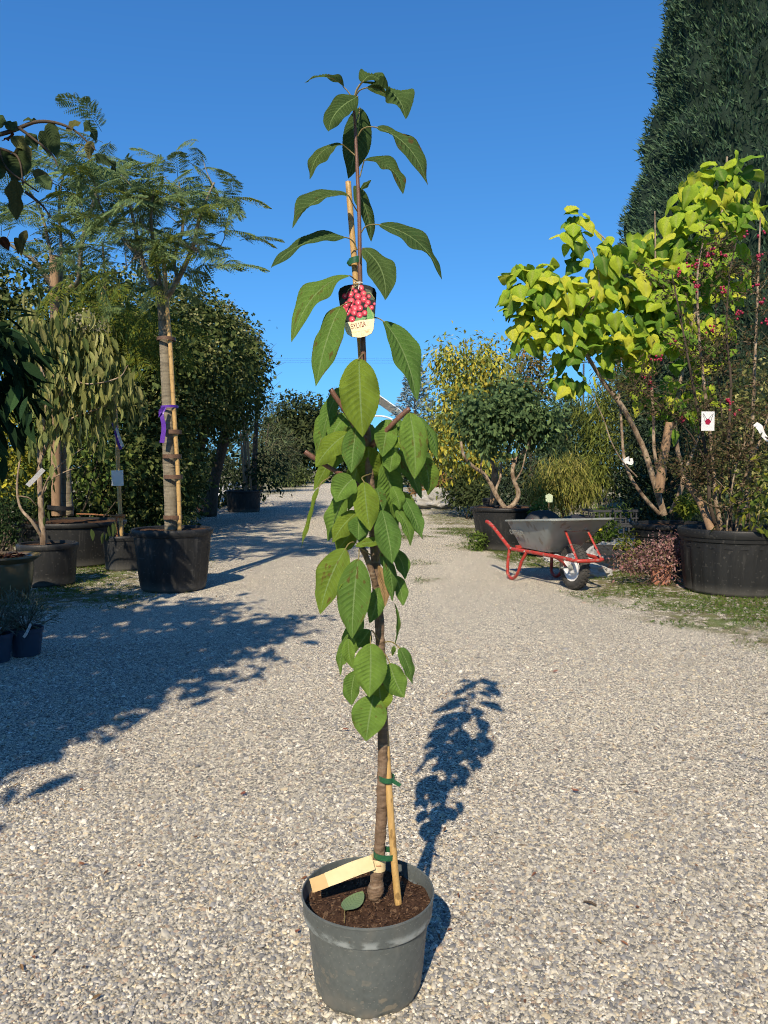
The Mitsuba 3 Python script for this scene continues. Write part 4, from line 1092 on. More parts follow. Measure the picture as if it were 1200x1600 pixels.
for i, (x, y, lab, ll) in enumerate([(-20, 1040, 'slate-blue plant pot cut off by the left edge of the picture', 'grey lavender plant in the pot cut off at the left edge'),
                                     (30, 1029, 'slate-blue plant pot with a white tag, right of its twin', 'grey lavender plant in the slate-blue pot with a tag')]):
    c = small_pot(x, y, 0.098, 0.165, lab)
    k = thing('lavender_plant', ll, 'plant')
    rr = np.random.default_rng(70 + i)
    n = 420
    a = rr.random(n) * 6.283
    el = rr.random(n) * 0.95 + 0.3
    D = np.stack([np.cos(a) * np.cos(el), np.sin(a) * np.cos(el), np.sin(el)], 1)
    st = c + np.array([0, 0, 0.15]) + D * (0.05 + 0.19 * rr.random((n, 1)))
    M, cc = leaves(st, unit(D + rr.normal(size=(n, 3)) * 0.45), rr.normal(size=(n, 3)), 0.055 + 0.03 * rr.random(n), 0.0065, palette(rr, [(0.10, 0.13, 0.10), (0.07, 0.10, 0.07), (0.14, 0.16, 0.13)], np.zeros(n, int), n), 3, 0.2, 0.2)
    part(k, 'foliage', M, 'leaf_mat', color=cc)
    part(k, 'stems', join([tube([c + [0, 0, 0.14], c + [0, 0, 0.14] + d * 0.12, c + [0, 0, 0.14] + d * 0.20], [0.003, 0.002, 0.001], 4, 2) for d in D[:26]]), 'dark_bark')
    if i:
        k = thing('plant_tag', 'small white tag slanting over the rim of the slate-blue pot', 'plant tag')
        scene[k] = mikit.ply(strip([at(48, 975, c[1] - 0.11), at(42, 988, c[1] - 0.115), at(37, 996, c[1] - 0.115)], 0.016, 0.001, (1, 0, 0.4)), 'white_mat')


def bush(name, label, seed, blobs, count, per, spread, L, W, cols, cat='shrub', stems=None, bark_='dark_bark', stem_r=0.012, **kw):
    k = thing(name, label, cat)
    crown(k, seed, blobs, count, per, spread, L, W, cols, **kw)
    if stems is not None:
        rr = np.random.default_rng(seed + 1)
        b = np.asarray(blobs, float)
        ms = []
        for s in range(stems):
            q = b[s % len(b)]
            e = q[:3] + rr.normal(size=3) * q[3:] * 0.35
            f = np.array([b[:, 0].mean() + rr.normal() * 0.12, b[:, 1].mean() + rr.normal() * 0.12, 0.0])
            ms.append(tube([f, f * 0.6 + e * 0.4 + rr.normal(size=3) * [0.08, 0.08, 0], e], [stem_r, stem_r * 0.8, stem_r * 0.4], 6, 5))
        part(k, 'stems', join(ms), bark_, smooth=True)
    return k


bush('laurel_shrub', 'dark glossy large-leaved shrub leaning in at the left edge', 81, [px2w(0, 560, 4.9, 45, 60, 0.3), px2w(-35, 640, 4.9, 50, 70, 0.3), px2w(-30, 520, 4.9, 45, 55, 0.3), px2w(5, 620, 4.9, 36, 40, 0.25)], 70, 5, 0.07, 0.17, 0.06,
     [(0.022, 0.050, 0.022), (0.030, 0.065, 0.026), (0.018, 0.040, 0.020)], bsdf='glossy_leaf_mat', k=4, hang=1.0, shell=0.3)
bush('golden_shrub', 'yellow variegated evergreen shrub at the left edge below the laurel', 82, [px2w(10, 690, 9.6, 45, 50, 0.5), px2w(20, 745, 9.5, 40, 40, 0.5), px2w(-30, 700, 9.6, 40, 60, 0.5)], 420, 6, 0.06, 0.06, 0.038,
     [(0.42, 0.38, 0.04), (0.50, 0.45, 0.09), (0.15, 0.18, 0.03), (0.30, 0.30, 0.035)], stems=8)
bush('evergreen_shrub', 'low dark green shrub between the glazed bowl and the golden shrub', 83, [px2w(10, 810, 8.2, 35, 35, 0.35), px2w(-25, 815, 8.2, 35, 40, 0.35), px2w(25, 790, 8.4, 30, 25, 0.3)], 300, 6, 0.05, 0.05, 0.026,
     [(0.035, 0.065, 0.028), (0.055, 0.09, 0.035), (0.03, 0.05, 0.025)], stems=8)
k = bush('bushy_shrub', 'mid green broadleaf shrub between the drooping shrub and the ivy', 84, [px2w(130, 720, 9.8, 75, 60, 0.5), px2w(110, 660, 9.9, 60, 40, 0.5), px2w(60, 750, 9.9, 40, 50, 0.4)], 380, 6, 0.07, 0.075, 0.045,
         [(0.10, 0.16, 0.04), (0.15, 0.21, 0.05), (0.07, 0.12, 0.04), (0.22, 0.25, 0.05)], stems=8)

# the ivy-grown trees that line the drive
IV = [(0.062, 0.092, 0.03), (0.092, 0.12, 0.038), (0.045, 0.07, 0.028), (0.13, 0.155, 0.05)]
FL = [(0.33, 0.33, 0.12), (0.25, 0.27, 0.09), (0.40, 0.38, 0.17)]
ivy = thing('ivy_hedge', 'tall dark hedge of ivy-grown trees along the left of the drive', 'hedge')
ib = [(-5.6, 11.2, 1.6, 1.3, 0.9, 2.1), (-4.6, 11.6, 1.5, 1.0, 0.9, 1.9), (-3.75, 12.3, 1.4, 0.75, 0.9, 1.9), (-5.0, 11.8, 3.3, 1.0, 0.9, 1.0), (-6.4, 11.2, 3.3, 1.0, 0.9, 1.2), (-3.7, 12.6, 3.0, 0.85, 0.9, 0.85), (-3.35, 14.0, 3.1, 0.85, 1.2, 1.1), (-3.55, 15.8, 3.2, 0.95, 1.5, 1.25),
      (-3.55, 17.4, 3.2, 0.85, 1.3, 1.4), (-4.6, 15.0, 3.4, 1.2, 2.0, 1.5), (-3.85, 13.4, 1.0, 0.6, 0.8, 1.2), (-4.3, 15.2, 1.1, 0.6, 1.4, 1.3)]
crown(ivy, 91, ib, 6800, 8, 0.12, 0.092, 0.070, IV, bsdf='glossy_leaf_mat', shell=0.78, rough=0.16, tuft_var=0.45, face=0.9)
crown(ivy, 92, [(x, y, z, a * 1.06, b * 1.06, c * 1.05) for x, y, z, a, b, c in ib], 900, 18, 0.070, 0.052, 0.042, FL, name='flower_clusters', shell=0.94, rough=0.08, tuft_var=0.3, hang=0.0, face=0.9)
for i, (x, y, a) in enumerate([(-5.4, 11.6, 0.1), (-4.4, 12.2, -0.1), (-4.3, 16.5, 0.35), (-4.0, 17.6, 0.3)]):
    part(ivy, 'trunk', tube([[x, y, 0], [x + a * 0.4, y, 0.8], [x + a * 1.3, y, 2.0], [x + a * 1.6, y, 3.4]], [0.16, 0.12, 0.11, 0.07], 10, 6, 0.15, i), 'dark_bark', smooth=True)
crown(ivy, 93, [(-4.9, 16.6, 0.9, 0.8, 2.6, 1.3), (-5.2, 13.5, 0.9, 0.8, 2.0, 1.2), (-5.4, 18.5, 1.2, 0.8, 2.0, 1.6)], 700, 6, 0.14, 0.12, 0.08, IV, name='undergrowth', bsdf='glossy_leaf_mat')
loose = thing('feathery_tree', 'loose airy tree behind the far end of the ivy hedge', 'tree')
crown(loose, 95, [(-3.8, 20.5, 3.4, 0.75, 0.8, 1.0), (-3.6, 20.5, 2.7, 0.6, 0.7, 0.8), (-4.1, 20.5, 4.0, 0.7, 0.7, 0.6)], 300, 6, 0.14, 0.10, 0.04, [(0.10, 0.12, 0.05), (0.07, 0.09, 0.035), (0.14, 0.13, 0.06)], shell=0.5, rough=0.2)
rr = np.random.default_rng(96)
part(loose, 'trunk', tube([[-3.5, 20.6, 0], [-3.45, 20.6, 1.6], [-3.3, 20.5, 3.2], [-3.0, 20.5, 4.2]], [0.09, 0.07, 0.04, 0.01], 8, 6), 'dark_bark', smooth=True)
tw = [tube([[-3.5, 20.5, 2.6 + 0.28 * i], [-3.15 + 0.1 * rr.random(), 20.5, 2.85 + 0.27 * i], [-2.9 + 0.3 * rr.random(), 20.5, 3.15 + 0.25 * i]], [0.012, 0.008, 0.003], 4, 4) for i in range(6)]
part(loose, 'twigs', join(tw), 'dark_bark')

# the shaded far tub with two stakes, small pot and white stones under the ivy
ft, FC = tub('plant_tub', 'black tub with two stakes in the shade at the far end of the ivy', 381, 791, 19.6, 0.46, 0.55, r_bot=0.40)
st = thing('staked_tree', 'slender dark tree tied between two stakes in the shaded far tub', 'tree')
part(st, 'trunk', tube(curve_pts([(386, 770, 19.6), (383, 710, 19.6), (380, 650, 19.6), (378, 600, 19.6)]), 0.045, 8, 6), 'grey_bark', smooth=True)
crown(st, 97, [tuple(at(376, 575, 19.6)) + (0.6, 0.6, 0.9), tuple(at(410, 735, 19.8)) + (0.55, 0.4, 0.45)], 260, 6, 0.12, 0.12, 0.06, [(0.028, 0.045, 0.022), (0.04, 0.06, 0.025)])
for i, x in enumerate((380, 390)):
    single('wooden_stake', tube(curve_pts([(x + 3, 772, 19.45), (x - 6, 652, 19.45)]), 0.028, 8, 4), 'wood_mat', ('left' if i == 0 else 'right') + ' of the two grey stakes in the shaded far tub', 'stake', smooth=40)
small, _ = tub('terracotta_pot', 'brown clay pot in the shade beside the ivy trunks', 316, 792, 19.0, 0.22, 0.36, mat_='terracotta_mat', r_bot=0.18, cat='plant pot')


def rock(key_name, label, c, s, seed, mat_='stone_mat', col=(0.42, 0.40, 0.37), sub=4, rough=0.45, freq=2.2, cat='rock', group=None):
    m = trimesh.creation.icosphere(sub)
    v = np.array(m.vertices)
    f = meshkit.fbm(v * freq + seed * 7.3, 5, seed)
    v = v * (1 + rough * 2 * (f - 0.5))[:, None]
    v[:, 2] = np.maximum(v[:, 2], -0.45)
    t = meshkit.fbm(v * 6 + seed, 4, seed + 3)
    cc = np.asarray(col) * (0.45 + 1.1 * t)[:, None]
    v = v * np.asarray(s) + np.asarray(c) + [0, 0, 0.35 * s[2]]
    return single(key_name, (v, m.faces), mat_, label, cat, smooth=True, group=group, color=np.clip(cc, 0.01, 0.9))


for i, (x, y) in enumerate([(345, 765), (356, 758), (366, 770), (352, 775), (340, 752), (362, 748)]):
    rock('stone', 'whitish stone heaped under the ivy trees, ' + ('lowest at the left', 'second from the left', 'lowest at the right', 'lowest in the middle', 'topmost at the left', 'topmost at the right')[i], gr(x, 784 + 2 * (i % 3)) * [1, 1, 0] + [0, 0.3 * (i % 3), max(0, (775 - y) * 0.018)], (0.20 + 0.03 * (i % 3), 0.2, 0.12), 40 + i, col=(0.62, 0.63, 0.66), sub=2, group='white stones under the ivy')

# a tall leafy tree just outside the picture on the left, whose branch hangs in at the top and whose shade lies on the drive
big = thing('overhanging_tree', 'dark large-leaved tree branch hanging in at the top left corner', 'tree')
BT = np.array([-2.6, 0.9, 0.0])
part(big, 'trunk', tube([BT, BT + [0.05, 0.05, 0.9], BT + [-0.02, 0.1, 1.8], BT + [0.1, 0.15, 3.0]], [0.07, 0.06, 0.05, 0.02], 10, 6), 'grey_bark', smooth=True)
sh = lambda gx_, gy_, z: np.array([gx_, gy_, 0]) + np.array([SUN[0] / SUN[2] * z, SUN[1] / SUN[2] * z, z])
bb = [tuple(sh(gx_, gy_, z)) + (r, r * 1.05, r * 0.6) for gx_, gy_, z, r in [(-1.62, 3.0, 2.3, .42), (-2.2, 3.5, 2.4, .6), (-1.55, 3.85, 2.6, .5), (-1.08, 4.3, 2.7, .36), (-1.9, 4.6, 2.7, .6), (-1.25, 4.95, 2.8, .46),
                                                                             (-0.86, 5.2, 3.1, .26), (-2.2, 5.7, 3.0, .5), (-1.5, 5.9, 3.2, .4), (-2.1, 2.6, 2.2, .5), (-2.65, 6.3, 3.1, .6), (-2.9, 5.1, 2.8, .6)]]
LF = [(0.035, 0.065, 0.025), (0.05, 0.085, 0.03), (0.09, 0.10, 0.04)]
crown(big, 101, bb, 1000, 8, 0.12, 0.13, 0.085, LF, k=4, hang=0.8, shell=0.2)
for q in bb:
    c0 = BT + [0.0, 0.1, 1.9]
    part(big, 'limb', tube([c0, (c0 + np.array(q[:3])) / 2 + [0, 0, 0.15], q[:3]], [0.03, 0.02, 0.008], 6, 5), 'grey_bark', smooth=True)
YO = 2.8
br = [[(-420, 330, 2.2), (-150, 240, 2.7), (0, 210, YO), (60, 190, YO), (110, 200, YO), (150, 235, YO)], [(-40, 225, YO), (10, 235, YO), (30, 250, YO), (36, 290, YO)], [(30, 200, YO), (50, 215, YO), (80, 240, YO), (90, 260, YO)], [(40, 300, YO), (65, 320, YO), (80, 340, YO)], [(-60, 250, YO), (-10, 220, YO), (10, 262, YO), (60, 300, YO)]]
for b in br:
    part(big, 'branch', tube(curve_pts(b), np.linspace(0.011 if len(b) > 5 else 0.006, 0.0025, len(b)), 6, 6), 'dark_bark', smooth=True)


def hanging(b, t, w, n, cols, seed, **kw):
    v, f, uv = cherry_leaf(None, b, t, w * YO / FOC, n, **kw)
    rr = np.random.default_rng(seed)
    c = palette(rr, cols, np.zeros(1, int), 1)[0]
    part(big, 'leaf', (v, f), 'leaf_mat', smooth=True, color=np.tile(c, (len(v), 1)) * (0.8 + 0.4 * meshkit.fbm(v * 60, 3, seed))[:, None])


DK = [(0.055, 0.085, 0.038), (0.07, 0.105, 0.045)]
OL = [(0.12, 0.13, 0.05), (0.16, 0.15, 0.06)]
BRN = [(0.085, 0.035, 0.02), (0.07, 0.04, 0.025)]
for i, (b, t, w, n, c) in enumerate([((8, 190), (28, 204), 22, (0, .6, .8), DK), ((36, 190), (62, 190), 16, (0, .4, .9), DK), ((20, 215), (2, 220), 16, (-.2, .8, .5), BRN), ((24, 212), (40, 236), 20, (.2, .9, .3), OL), ((40, 210), (58, 235), 18, (.3, .9, .2), DK),
                                      ((62, 205), (77, 246), 20, (.2, .9, .2), DK), ((80, 190), (91, 250), 22, (.1, .9, .2), DK), ((105, 205), (128, 190), 20, (0, .8, .6), OL), ((130, 192), (150, 222), 24, (.5, .7, .5), DK), ((146, 222), (140, 250), 14, (.6, .6, .3), OL),
                                      ((36, 232), (20, 292), 36, (-.1, 1, .1), DK), ((28, 225), (38, 262), 26, (.2, 1, .1), OL), ((5, 235), (14, 268), 24, (.2, 1, .1), DK), ((0, 250), (-8, 290), 24, (.1, 1, .1), DK), ((50, 270), (80, 296), 22, (.3, .9, .3), OL), ((62, 275), (80, 297), 24, (.4, .8, .3), DK),
                                      ((24, 280), (26, 345), 26, (-.1, .9, .1), OL), ((160, 250), (182, 270), 14, (.5, .7, .5), DK), ((150, 240), (172, 260), 16, (.4, .8, .4), DK), ((0, 372), (14, 392), 14, (.1, .9, .2), BRN), ((22, 372), (28, 398), 12, (.2, .9, .2), OL), ((42, 360), (34, 400), 12, (.2, .9, .1), OL), ((-10, 205), (5, 180), 22, (0, .8, .5), DK)]):
    hanging((*b, YO), (*t, YO + 0.02 * (i % 3)), w * 1.18, n, c, 500 + i, bend=(3 * ((i % 3) - 1), -3), fold=20, wav=1.6)

# ---------------------------------------------------------------- the wheelbarrow
wb = thing('wheelbarrow', 'grey steel wheelbarrow with red tubular frame and one rubber wheel', 'wheelbarrow')
PH = math.radians(19)
WO = gr(897, 921) * [1, 1, 0]
WX, WY = np.array([math.sin(PH), -math.cos(PH), 0]), np.array([math.cos(PH), math.sin(PH), 0])
WM = frame(WO, WX, WY, [0, 0, 1])
W_ = lambda m: moved(m, WM)
wp = lambda pts: np.asarray(pts, float) @ WM[:3, :3].T + WM[:3, 3]
R_ = 0.205
wheel = part(wb, 'wheel', W_(moved(lathe([(0.02, -0.028), (0.055, -0.030), (0.085, -0.014), (0.105, -0.020), (0.118, -0.034), (0.128, -0.036), (0.128, 0.036), (0.118, 0.034), (0.105, 0.020), (0.085, 0.014), (0.055, 0.030), (0.02, 0.028)], 48), frame((0, 0, R_), [1, 0, 0], [0, 0, 1], [0, -1, 0]))), 'white_mat', smooth=30)
prof = [(0.122 + 0.0, -0.030)] + [(0.163 + 0.040 * math.cos(a), 0.044 * math.sin(a)) for a in np.linspace(-2.2, 2.2, 17)] + [(0.122, 0.030)]
part(wheel, 'tyre', W_(moved(lathe(prof, 72), frame((0, 0, R_), [1, 0, 0], [0, 0, 1], [0, -1, 0]))), 'rubber_mat', smooth=40)
tr = []
for i in range(34):
    for s in (-1, 1):
        a = 2 * math.pi * (i + 0.5 * (s > 0)) / 34
        for q, rr_ in ((0.013, 0.2030), (0.032, 0.1925)):
            c = np.array([math.cos(a) * rr_, s * q, R_ + math.sin(a) * rr_])
            ra, ta = np.array([math.cos(a), 0, math.sin(a)]), np.array([-math.sin(a), 0, math.cos(a)])
            tilt = unit(ra + np.array([0, s * (0.9 if q > 0.02 else 0.2), 0]))
            w2 = np.cross(tilt, ta)
            tr.append(moved(box(0.020, 0.017, 0.010), frame(c, ta, w2, tilt)))
part(wheel, 'tread', W_(join(tr)), 'rubber_mat', smooth=False)
part(wheel, 'hub', W_(moved(lathe([(0, -0.055), (0.018, -0.055), (0.02, -0.04), (0.03, -0.03), (0.03, 0.03), (0.02, 0.04), (0.018, 0.055), (0, 0.055)], 20), frame((0, 0, R_), [1, 0, 0], [0, 0, 1], [0, -1, 0]))), 'zinc_mat', smooth=30)
part(wheel, 'axle', W_(tube([(0, -0.14, R_), (0, 0.14, R_)], 0.008, 10, 2)), 'zinc_mat', smooth=True)
fr = []
rail = [(-1.22, -0.27, 0.542), (-1.17, -0.27, 0.535), (-1.05, -0.265, 0.478), (-0.82, -0.245, 0.335), (-0.74, -0.235, 0.305), (-0.4, -0.205, 0.305), (0.0, -0.165, 0.300), (0.20, -0.145, 0.295), (0.255, -0.10, 0.293), (0.265, 0, 0.292)]
full = rail + [(x, -y, z) for x, y, z in rail[-2::-1]]
part(wb, 'frame', W_(tube(full, 0.0178, 14, 6)), 'red_mat', smooth=True)
for s in (-1, 1):
    g = rail[:2]
    part(wb, 'handle', W_(tube([(-1.235, s * 0.27, 0.545), (-1.19, s * 0.27, 0.5395), (-1.12, s * 0.2683, 0.513)], 0.0195, 14, 5)), 'red_mat', smooth=True)
    part(wb, 'leg', W_(tube([(-0.78, s * 0.24, 0.315), (-0.80, s * 0.25, 0.16), (-0.80, s * 0.25, 0.06), (-0.76, s * 0.25, 0.022), (-0.68, s * 0.25, 0.022), (-0.60, s * 0.245, 0.09), (-0.55, s * 0.235, 0.20), (-0.49, s * 0.215, 0.300)], 0.0155, 12, 7)), 'red_mat', smooth=True)
    part(wb, 'strut', W_(tube([(0.235, s * 0.125, 0.300), (0.02, s * 0.115, 0.545)], 0.013, 10, 3, squash=0.6)), 'red_mat', smooth=True)
    part(wb, 'wheel_bracket', W_(strip([(0.0, s * 0.085, 0.205), (-0.05, s * 0.11, 0.26), (-0.09, s * 0.165, 0.30)], [0.03, 0.03, 0.035], 0.005, (1, 0, 0.6))), 'red_mat')
part(wb, 'cross_plate', W_(box(0.012, 0.25, 0.035, (0.018, 0, 0.55), 0.003)), 'red_mat')
part(wb, 'tray_support', W_(join([box(0.05, 0.42, 0.03, (-0.7, 0, 0.327), 0.004), box(0.22, 0.36, 0.004, (-0.63, 0, 0.300))])), 'red_mat')


def rrect(x0, x1, w0, w1, z, r, n=10, zf=0.0):
    """A rounded trapezium outline, w0 half wide at x0 and w1 at x1; z rises by zf towards x1."""
    P = Polygon([(x0 + r, -w0 + r), (x1 - r, -w1 + r), (x1 - r, w1 - r), (x0 + r, w0 - r)]).buffer(r, n)
    t = np.linspace(0, 1, 121)[:-1]
    q = np.array([P.exterior.interpolate(u, normalized=True).coords[0] for u in t])
    a = np.arctan2(q[:, 1], q[:, 0] - (x0 + x1) / 2)
    k = np.argmin(np.abs(a + math.pi / 2) + 10 * (q[:, 1] > 0))
    q = np.roll(q, -k, 0)
    return np.column_stack([q, z + zf * np.clip((q[:, 0] - x0) / (x1 - x0), 0, 1)])


rings = []
lo, hi = (-0.73, -0.20, 0.165, 0.165, 0.325, 0.05), (-0.82, 0.150, 0.280, 0.315, 0.585, 0.06)
for t in np.linspace(0, 1, 9):
    v = [a + (b - a) * t for a, b in zip(lo, hi)]
    rings.append(rrect(*v, zf=0.07 * t))
top = rings[-1]
cc_ = top.mean(0)
o1 = top + unit((top - cc_) * [1, 1, 0]) * 0.022 + [0, 0, 0.003]
o2 = o1 + [0, 0, -0.014]
inn = [r_ + unit((cc_ - r_) * [1, 1, 0]) * 0.003 + [0, 0, 0.003] for r_ in rings[::-1]]
seq = [rings[0] * 0 + [rings[0][:, 0].mean(), 0, 0.325]] + rings + [o2, o1] + inn + [rings[0] * 0 + [rings[0][:, 0].mean(), 0, 0.328]]
n = len(top)
V = np.vstack(seq)
i, j = np.arange(len(seq) - 1)[:, None] * n, np.arange(n)
kk = (j + 1) % n
F = np.stack([i + j, i + kk, i + n + kk, i + n + j], -1).reshape(-1, 4)
part(wb, 'tray', W_((V, F)), 'zinc_mat', smooth=35)
tx = meshkit.text_mesh('CAPITOL', 0.048, 0.0022, bold=True)
sd0, sd1 = np.array([-0.80, -0.228, 0.46]), np.array([-0.46, -0.236, 0.47])
ex = unit(sd1 - sd0)
nn_ = unit(np.array([0.02, -0.23, -0.115]))
nn_ = unit(nn_ - ex * (nn_ @ ex))
part(wb, 'embossed_lettering', W_(moved(tx, frame(np.array([-0.775, -0.2335, 0.452]), ex, np.cross(nn_, ex), nn_))), 'zinc_mat', label='embossed faint word CAPITOL')

for x_, y_, z_ in ((0.045, -0.08, 0.555), (0.045, 0.08, 0.555), (0.215, -0.147, 0.312), (0.215, 0.147, 0.312), (-0.74, -0.2525, 0.312), (-0.5, -0.232, 0.306)):
    part(wb, 'bolt', W_(moved(trimesh.creation.cylinder(0.0085, 0.012, sections=10), frame((x_, y_, z_), [0, 1, 0], [0, 0, 1], [1, 0, 0]) if abs(y_) < 0.1 else frame((x_, y_, z_), [1, 0, 0], [0, 0, 1], [0, -1, 0]))), 'zinc_mat', smooth=30)

# ---------------------------------------------------------------- right-hand tubs and their plants
k, CC = tub('plant_tub', 'black tub under the many-stemmed tree with yellow-green leaves', 1052, 900, 8.05, 0.43, 0.53, r_bot=0.36, soil_drop=0.03, band_=0.26, centre=(3.06, 8.05))
cat_ = thing('catalpa_tree', 'many-stemmed tree with big heart-shaped yellow-green leaves', 'tree')
YC = 8.0
cst = [([(1038, 805, YC), (1020, 745, YC), (1005, 700, YC), (975, 640, 7.9), (945, 600, 7.8), (920, 560, 7.7), (895, 520, 7.6), (875, 480, 7.6)], 0.050),
       ([(1030, 803, YC), (1005, 775, 7.9), (985, 745, 7.9), (975, 715, 7.9), (972, 680, 7.9), (968, 620, 8.0), (962, 580, 8.0), (955, 540, 8.0)], 0.030),
       ([(1030, 750, 7.95), (1022, 700, 7.9), (1021, 650, 7.9), (1018, 600, 7.9), (1018, 540, 8.0), (1022, 470, 8.0), (1024, 400, 8.0), (1023, 330, 8.0)], 0.026),
       ([(1018, 570, 7.9), (1000, 500, 8.0), (985, 460, 8.0), (965, 415, 8.0), (950, 380, 8.0), (920, 350, 8.0)], 0.022),
       ([(1048, 803, 8.1), (1062, 770, 8.1), (1068, 740, 8.1), (1058, 700, 8.2), (1056, 640, 8.2), (1075, 540, 8.3), (1100, 430, 8.3), (1125, 350, 8.3), (1134, 280, 8.3), (1136, 245, 8.3)], 0.040),
       ([(995, 745, 7.8), (972, 720, 7.7), (955, 690, 7.6), (945, 660, 7.6), (932, 630, 7.6), (922, 612, 7.6)], 0.012),
       ([(1068, 740, 8.1), (1085, 700, 8.3), (1100, 650, 8.4), (1105, 600, 8.4), (1095, 560, 8.4)], 0.026),
       ([(920, 560, 7.7), (905, 500, 7.6), (935, 450, 7.6), (928, 400, 7.6), (905, 360, 7.6)], 0.014)]
for path, r in cst:
    p = curve_pts(path)
    part(cat_, 'stem', tube(p, np.linspace(r * 0.70, r * 0.26, len(p)), 10, 7, 0.14, 3), 'pale_bark', smooth=True)
part(cat_, 'stem', tube(curve_pts([(1030, 770, 7.85), (1036, 720, 7.85), (1046, 660, 7.85)]), [0.05, 0.045, 0.038], 10, 5, 0.2, 5), 'wood_mat', smooth=True, label='sawn-off brown stem stump')
CY = [(0.42, 0.52, 0.045), (0.33, 0.46, 0.045), (0.19, 0.33, 0.04), (0.54, 0.56, 0.06), (0.12, 0.23, 0.035)]


def heart(seed, col):
    """A big heart-shaped leaf, base at the origin, hanging along +x."""
    rr = np.random.default_rng(seed)
    nt, ns = 9, 6
    tt, s = np.meshgrid(np.linspace(0, 1, nt + 1), np.linspace(-1, 1, ns + 1), indexing='ij')
    w = np.where(tt < 0.28, np.sqrt(np.clip(1 - ((0.28 - tt) / 0.30) ** 2, 0, 1)), np.clip((1 - tt) / 0.72, 0, 1) ** 0.9) * 0.46
    x = tt - 0.13 * np.abs(s) ** 1.5 * (tt < 0.5) * (1 - tt * 2)
    z = (0.30 * np.abs(s) ** 1.3 - 0.55 * np.abs(s) ** 3) * w * (0.6 + 1.2 * rr.random()) - 0.25 * x ** 2 * rr.random() + 0.03 * np.sin(x * 9 + rr.random() * 6 + s * 2) + 0.012 * np.cos(2 * math.pi * 5 * (tt - np.abs(s) * 0.3))
    V = np.stack([x, s * w, z], -1).reshape(-1, 3)
    q = (np.arange(nt)[:, None] * (ns + 1) + np.arange(ns)).ravel()
    c = np.asarray(col) * (0.85 + 0.3 * meshkit.fbm(V * 5, 3, seed))[:, None]
    c[(np.abs(s) < 0.1).ravel()] = c[(np.abs(s) < 0.1).ravel()] * 0.7 + np.array([0.5, 0.5, 0.2]) * 0.3
    return mikit.ply((V, np.stack([q, q + 1, q + ns + 2, q + ns + 1], 1)), 'leaf_mat', smooth=True, color=np.clip(c, 0, 0.9))


HEARTS = [heart(i, CY[i % 5]) for i in range(10)]
rng = np.random.default_rng(120)
lobes = [(870, 480, 7.5, 62, 50, 66), (850, 450, 7.4, 50, 32, 40), (815, 455, 7.4, 24, 36, 22), (905, 365, 7.6, 26, 38, 24), (935, 425, 7.7, 45, 50, 42), (985, 410, 8.0, 55, 50, 60), (1020, 470, 8.0, 60, 60, 75), (1060, 400, 8.2, 60, 50, 62), (1100, 340, 8.2, 58, 60, 62),
         (1140, 265, 8.3, 38, 32, 34), (1165, 330, 8.3, 30, 40, 26), (940, 500, 7.7, 60, 40, 40), (1000, 540, 8.0, 45, 35, 36), (1040, 525, 7.7, 36, 30, 26), (890, 590, 7.6, 34, 18, 16), (1050, 640, 8.2, 36, 40, 26), (1085, 480, 8.4, 50, 60, 46), (1130, 420, 8.4, 40, 50, 40),
         (840, 510, 7.5, 36, 28, 24), (960, 555, 7.8, 40, 26, 20), (1010, 600, 8.1, 30, 26, 14), (1080, 600, 8.3, 40, 44, 26), (1110, 530, 8.3, 40, 40, 22), (900, 545, 7.6, 40, 26, 20)]
count = 0
stuffP = []
for px_, py_, Y_, rx, ry, m in lobes:
    for _ in range(m):
        d = unit(rng.normal(size=3)) * rng.random() ** 0.4
        p = at(px_ + d[0] * rx * 1.2, py_ + d[2] * -ry * 1.2, Y_ + d[1] * rx * Y_ / FOC * 0.8)
        out = unit(np.array([d[0], d[1] - 0.35, 0.25 + 0.4 * d[2]]) + 0.45 * rng.normal(size=3))
        x = unit(out * 0.55 + np.array([0, 0, -0.85]) + 0.35 * rng.normal(size=3))
        z = unit(out + np.array([0, -0.1, 0.5]) - x * (x @ (out + np.array([0, -0.1, 0.5]))))
        y = np.cross(z, x)
        l = (0.145 + 0.09 * rng.random()) * (0.8 if m < 30 else 1)
        hm = HEARTS[int(rng.integers(0, 10))]
        stuffP.append((p, x * l, y * l, z * l, hm))
order = np.argsort([q[0][1] for q in stuffP])
for i in order[:300]:
    p, x, y, z, hm = stuffP[i]
    kk_ = thing(cat_ + '__leaf')
    scene[kk_] = {**hm, 'to_world': T(frame(p, x, y, z))}
rest = []
rc = []
for i in order[300:]:
    p, x, y, z, hm = stuffP[i]
    v, f, _, _, c = meshkit.WRITTEN[hm['filename']]
    rest.append(moved((v, f), frame(p, x, y, z)))
    rc.append(c)
part(cat_, 'foliage', join(rest), 'leaf_mat', smooth=True, color=np.vstack(rc), kind='stuff')
tg = thing('plant_tag', 'white loop tag tied round the thin stems of the yellow-leaved tree', 'plant tag')
scene[tg] = mikit.ply(join([band(at(978, 720, 7.85), 0.028, 0.03, 0.05, 0.003, (0.02, 0)), strip([at(980, 722, 7.80), at(987, 724, 7.79), at(986, 716, 7.79)], 0.03, 0.002, (0.6, 0, 1))]), 'white_mat', smooth=30)
single('wooden_stake', tube(curve_pts([(1112, 830, 6.75), (1095, 785, 6.9), (1070, 750, 7.05)]), [0.036, 0.036, 0.033], 12, 5, 0.12, 3), 'wood_mat', 'peeling round stake leaning out of the large fluted tub', 'stake', smooth=True)

